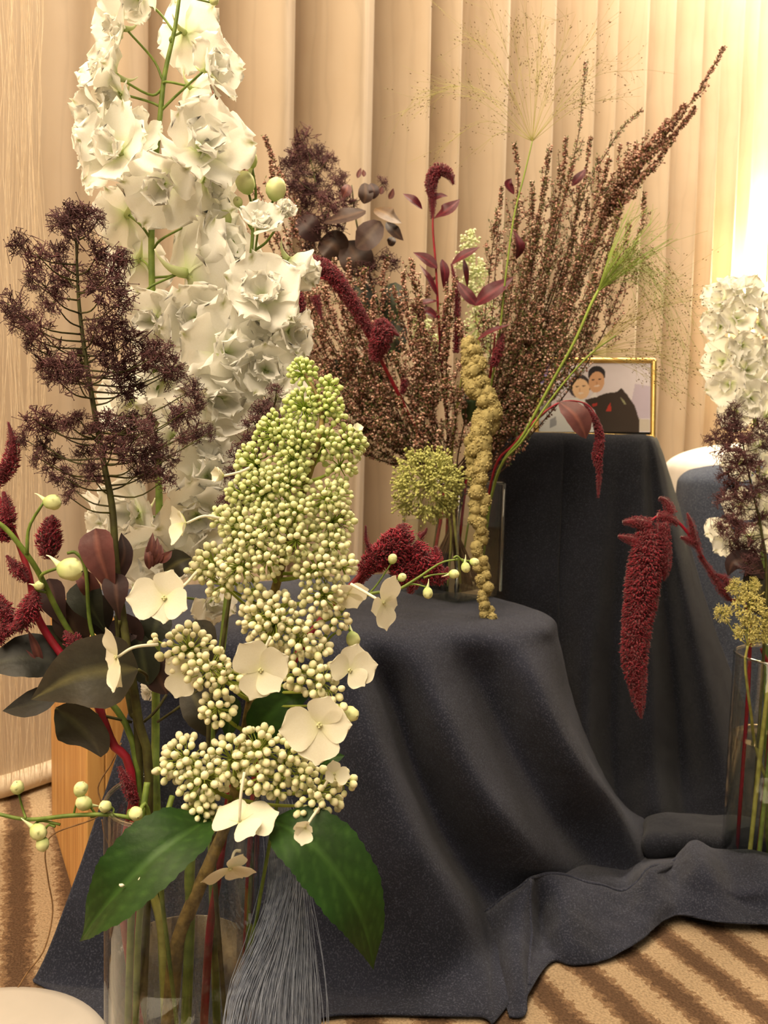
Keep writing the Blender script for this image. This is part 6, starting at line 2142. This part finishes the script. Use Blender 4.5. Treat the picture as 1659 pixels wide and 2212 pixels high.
for (x, y) in ((1618, 1310), (1590, 1270), (1625, 1265), (1560, 1325), (1612, 1362), (1650, 1340), (1640, 1375)):
    tubes(m, spline([W(1615, 1395, .995), W((x + 1615) / 2, (y + 1395) / 2 + 8, 1.0), W(x, y, 1.004)], 6), np.full(6, .0006), 4)
m.build('umbel_branch', 'stem_pale', u2)
stem_w(u2, [W(1615, 1395, .995), W(1610, 1440, 1.0), W(1622, 1540, 1.01), W(1640, 1640, 1.03), in_vase('R', -.3, .03, .02)], [1.3, 1.5, 1.7, 1.8, 1.8], 'stem_pale')
# plain stems standing in the right-hand vase
for i, (mt, lb, pts, a, rr) in enumerate((
        ('stem_pale', 'bright green stem slanting through the right-hand vase', [(1672, 1400, 1.02), (1650, 1560, 1.02)], 3.7, .038), ('stem_red', 'thin reddish stem inside the right-hand vase', [(1645, 1400, 1.06), (1668, 1500, 1.05)], 3.9, .03),
        ('stem_green', 'olive stem leaning beside the reddish one in the right-hand vase', [(1690, 1420, 1.03), (1665, 1600, 1.03)], 4.0, .04))):
    o = thing('cut_stem', in_vase('R', a, rr, .016), lb, 'stem')
    stem_vase(o, pts, 'R', a, rr, [2.0, 2.4, 2.6, 2.6], mt)

# plain stems standing in the foreground vase
for i, (mt, lb, pts, a, rr, rad) in enumerate((
        ('stem_green', 'leftmost green stem standing in the foreground vase', [(318, 1690, .592), (300, 1820, .578), (285, 1950, .570)], 3.95, .045, 2.4), ('stem_green', 'green stem beside the leftmost one in the foreground vase', [(372, 1720, .60), (335, 1850, .575), (300, 2000, .566)], 4.15, .044, 2.2),
        ('stem_green', 'broad green stem behind the woody fork in the foreground vase', [(425, 1640, .612), (410, 1880, .60), (410, 2000, .60)], 4.9, .03, 3.6), ('stem_red', 'red stem seen through the right side of the foreground vase', [(500, 1680, .64), (470, 1900, .63), (450, 2050, .625)], 5.5, .02, 3.0),
        ('stem_red', 'red stem slanting at the lower left of the foreground vase', [(290, 1700, .625), (262, 1880, .62), (275, 2050, .61)], 4.3, .02, 2.6))):
    o = thing('cut_stem', in_vase('L', a, rr, .016), lb, 'stem')
    stem_vase(o, pts, 'L', a, rr, [rad * .9, rad, rad, rad], mt)

# ------------------------------------------------------------------ threads, twine
m = MB()
rf = np.random.default_rng(21)
A = []
for i in range(430):
    u = rf.uniform(0, 1)
    s_ = rf.normal(0, 1)
    x0 = 598 + 14 * s_
    x3 = 480 + 225 * u + rf.normal(0, 6)
    bow = rf.normal(0, 9)
    sw = 1 if u > .45 else .55
    A.append(path_px([(x0 - 6, 1725 + rf.uniform(-10, 30), .628), (x0 + 12 * sw + 22 * u, 1860, .622), (x0 + (x3 - x0) * .42 + bow + 16, 2010, .61 - .02 * (1 - u)), (x0 + (x3 - x0) * .8 + bow, 2150, .595 - .045 * (1 - u)), (x3, 2290, .585 - .055 * (1 - u))], 14))
A = np.array(A)
tubes(m, A, np.broadcast_to(rf.uniform(.16, .34, (430, 1)) / 1000, A.shape[:2]), 3, cap=False)
o = m.build('thread_fringe', 'fringe_thread')
tag(o, 'long blue-grey thread fringe hanging beside the foreground vase', 'fringe', None, 'stuff')

tw = MB()
tube_px(tw, [(262, 1605, .80, .7), (240, 1650, .80, .7), (212, 1700, .80, .7), (216, 1760, .80, .7), (118, 1800, .80, .7), (98, 1840, .80, .7), (104, 1900, .80, .7), (114, 1970, .80, .7), (96, 2050, .79, .7), (60, 2100, .78, .7), (38, 2135, .77, .7)], 5, 60)
tag(tw.build('loose_twine', 'twine'), 'thin brown twine trailing down past the pine box to the carpet', 'twine')
tw = MB()
tube_px(tw, [(220, 1770, .79, .5), (225, 1800, .79, .5), (238, 1835, .79, .5), (246, 1880, .79, .5), (240, 1900, .79, .5)], 5, 30)
tag(tw.build('loose_twine', 'twine'), 'short brown twine end hanging against the pine box', 'twine')

# glossy threads hanging along the near edge of the curtain
m = MB()
A = []
for i in range(90):
    t0 = rf.uniform(.06, .172)
    off = rf.uniform(.025, .06)
    b = CA + t0 * CD + (curtain_off(np.array([t0]))[0] + off) * CN
    zz = np.linspace(2.5, .03, 26)
    ph, am_ = rf.uniform(0, 6.28), rf.uniform(.003, .012)
    A.append(np.stack([b[0] + am_ * np.sin(zz * rf.uniform(8, 22) + ph) * CD[0], b[1] + am_ * np.sin(zz * 12 + ph) * CD[1], zz], -1))
A = np.array(A)
tubes(m, A, np.broadcast_to(rf.uniform(.15, .38, (90, 1)) / 1000, A.shape[:2]), 3, cap=False)
o = m.build('thread_tassel', 'sheer_thread')
tag(o, 'glossy cream threads hanging at the left edge of the curtain', 'threads', None, 'stuff')
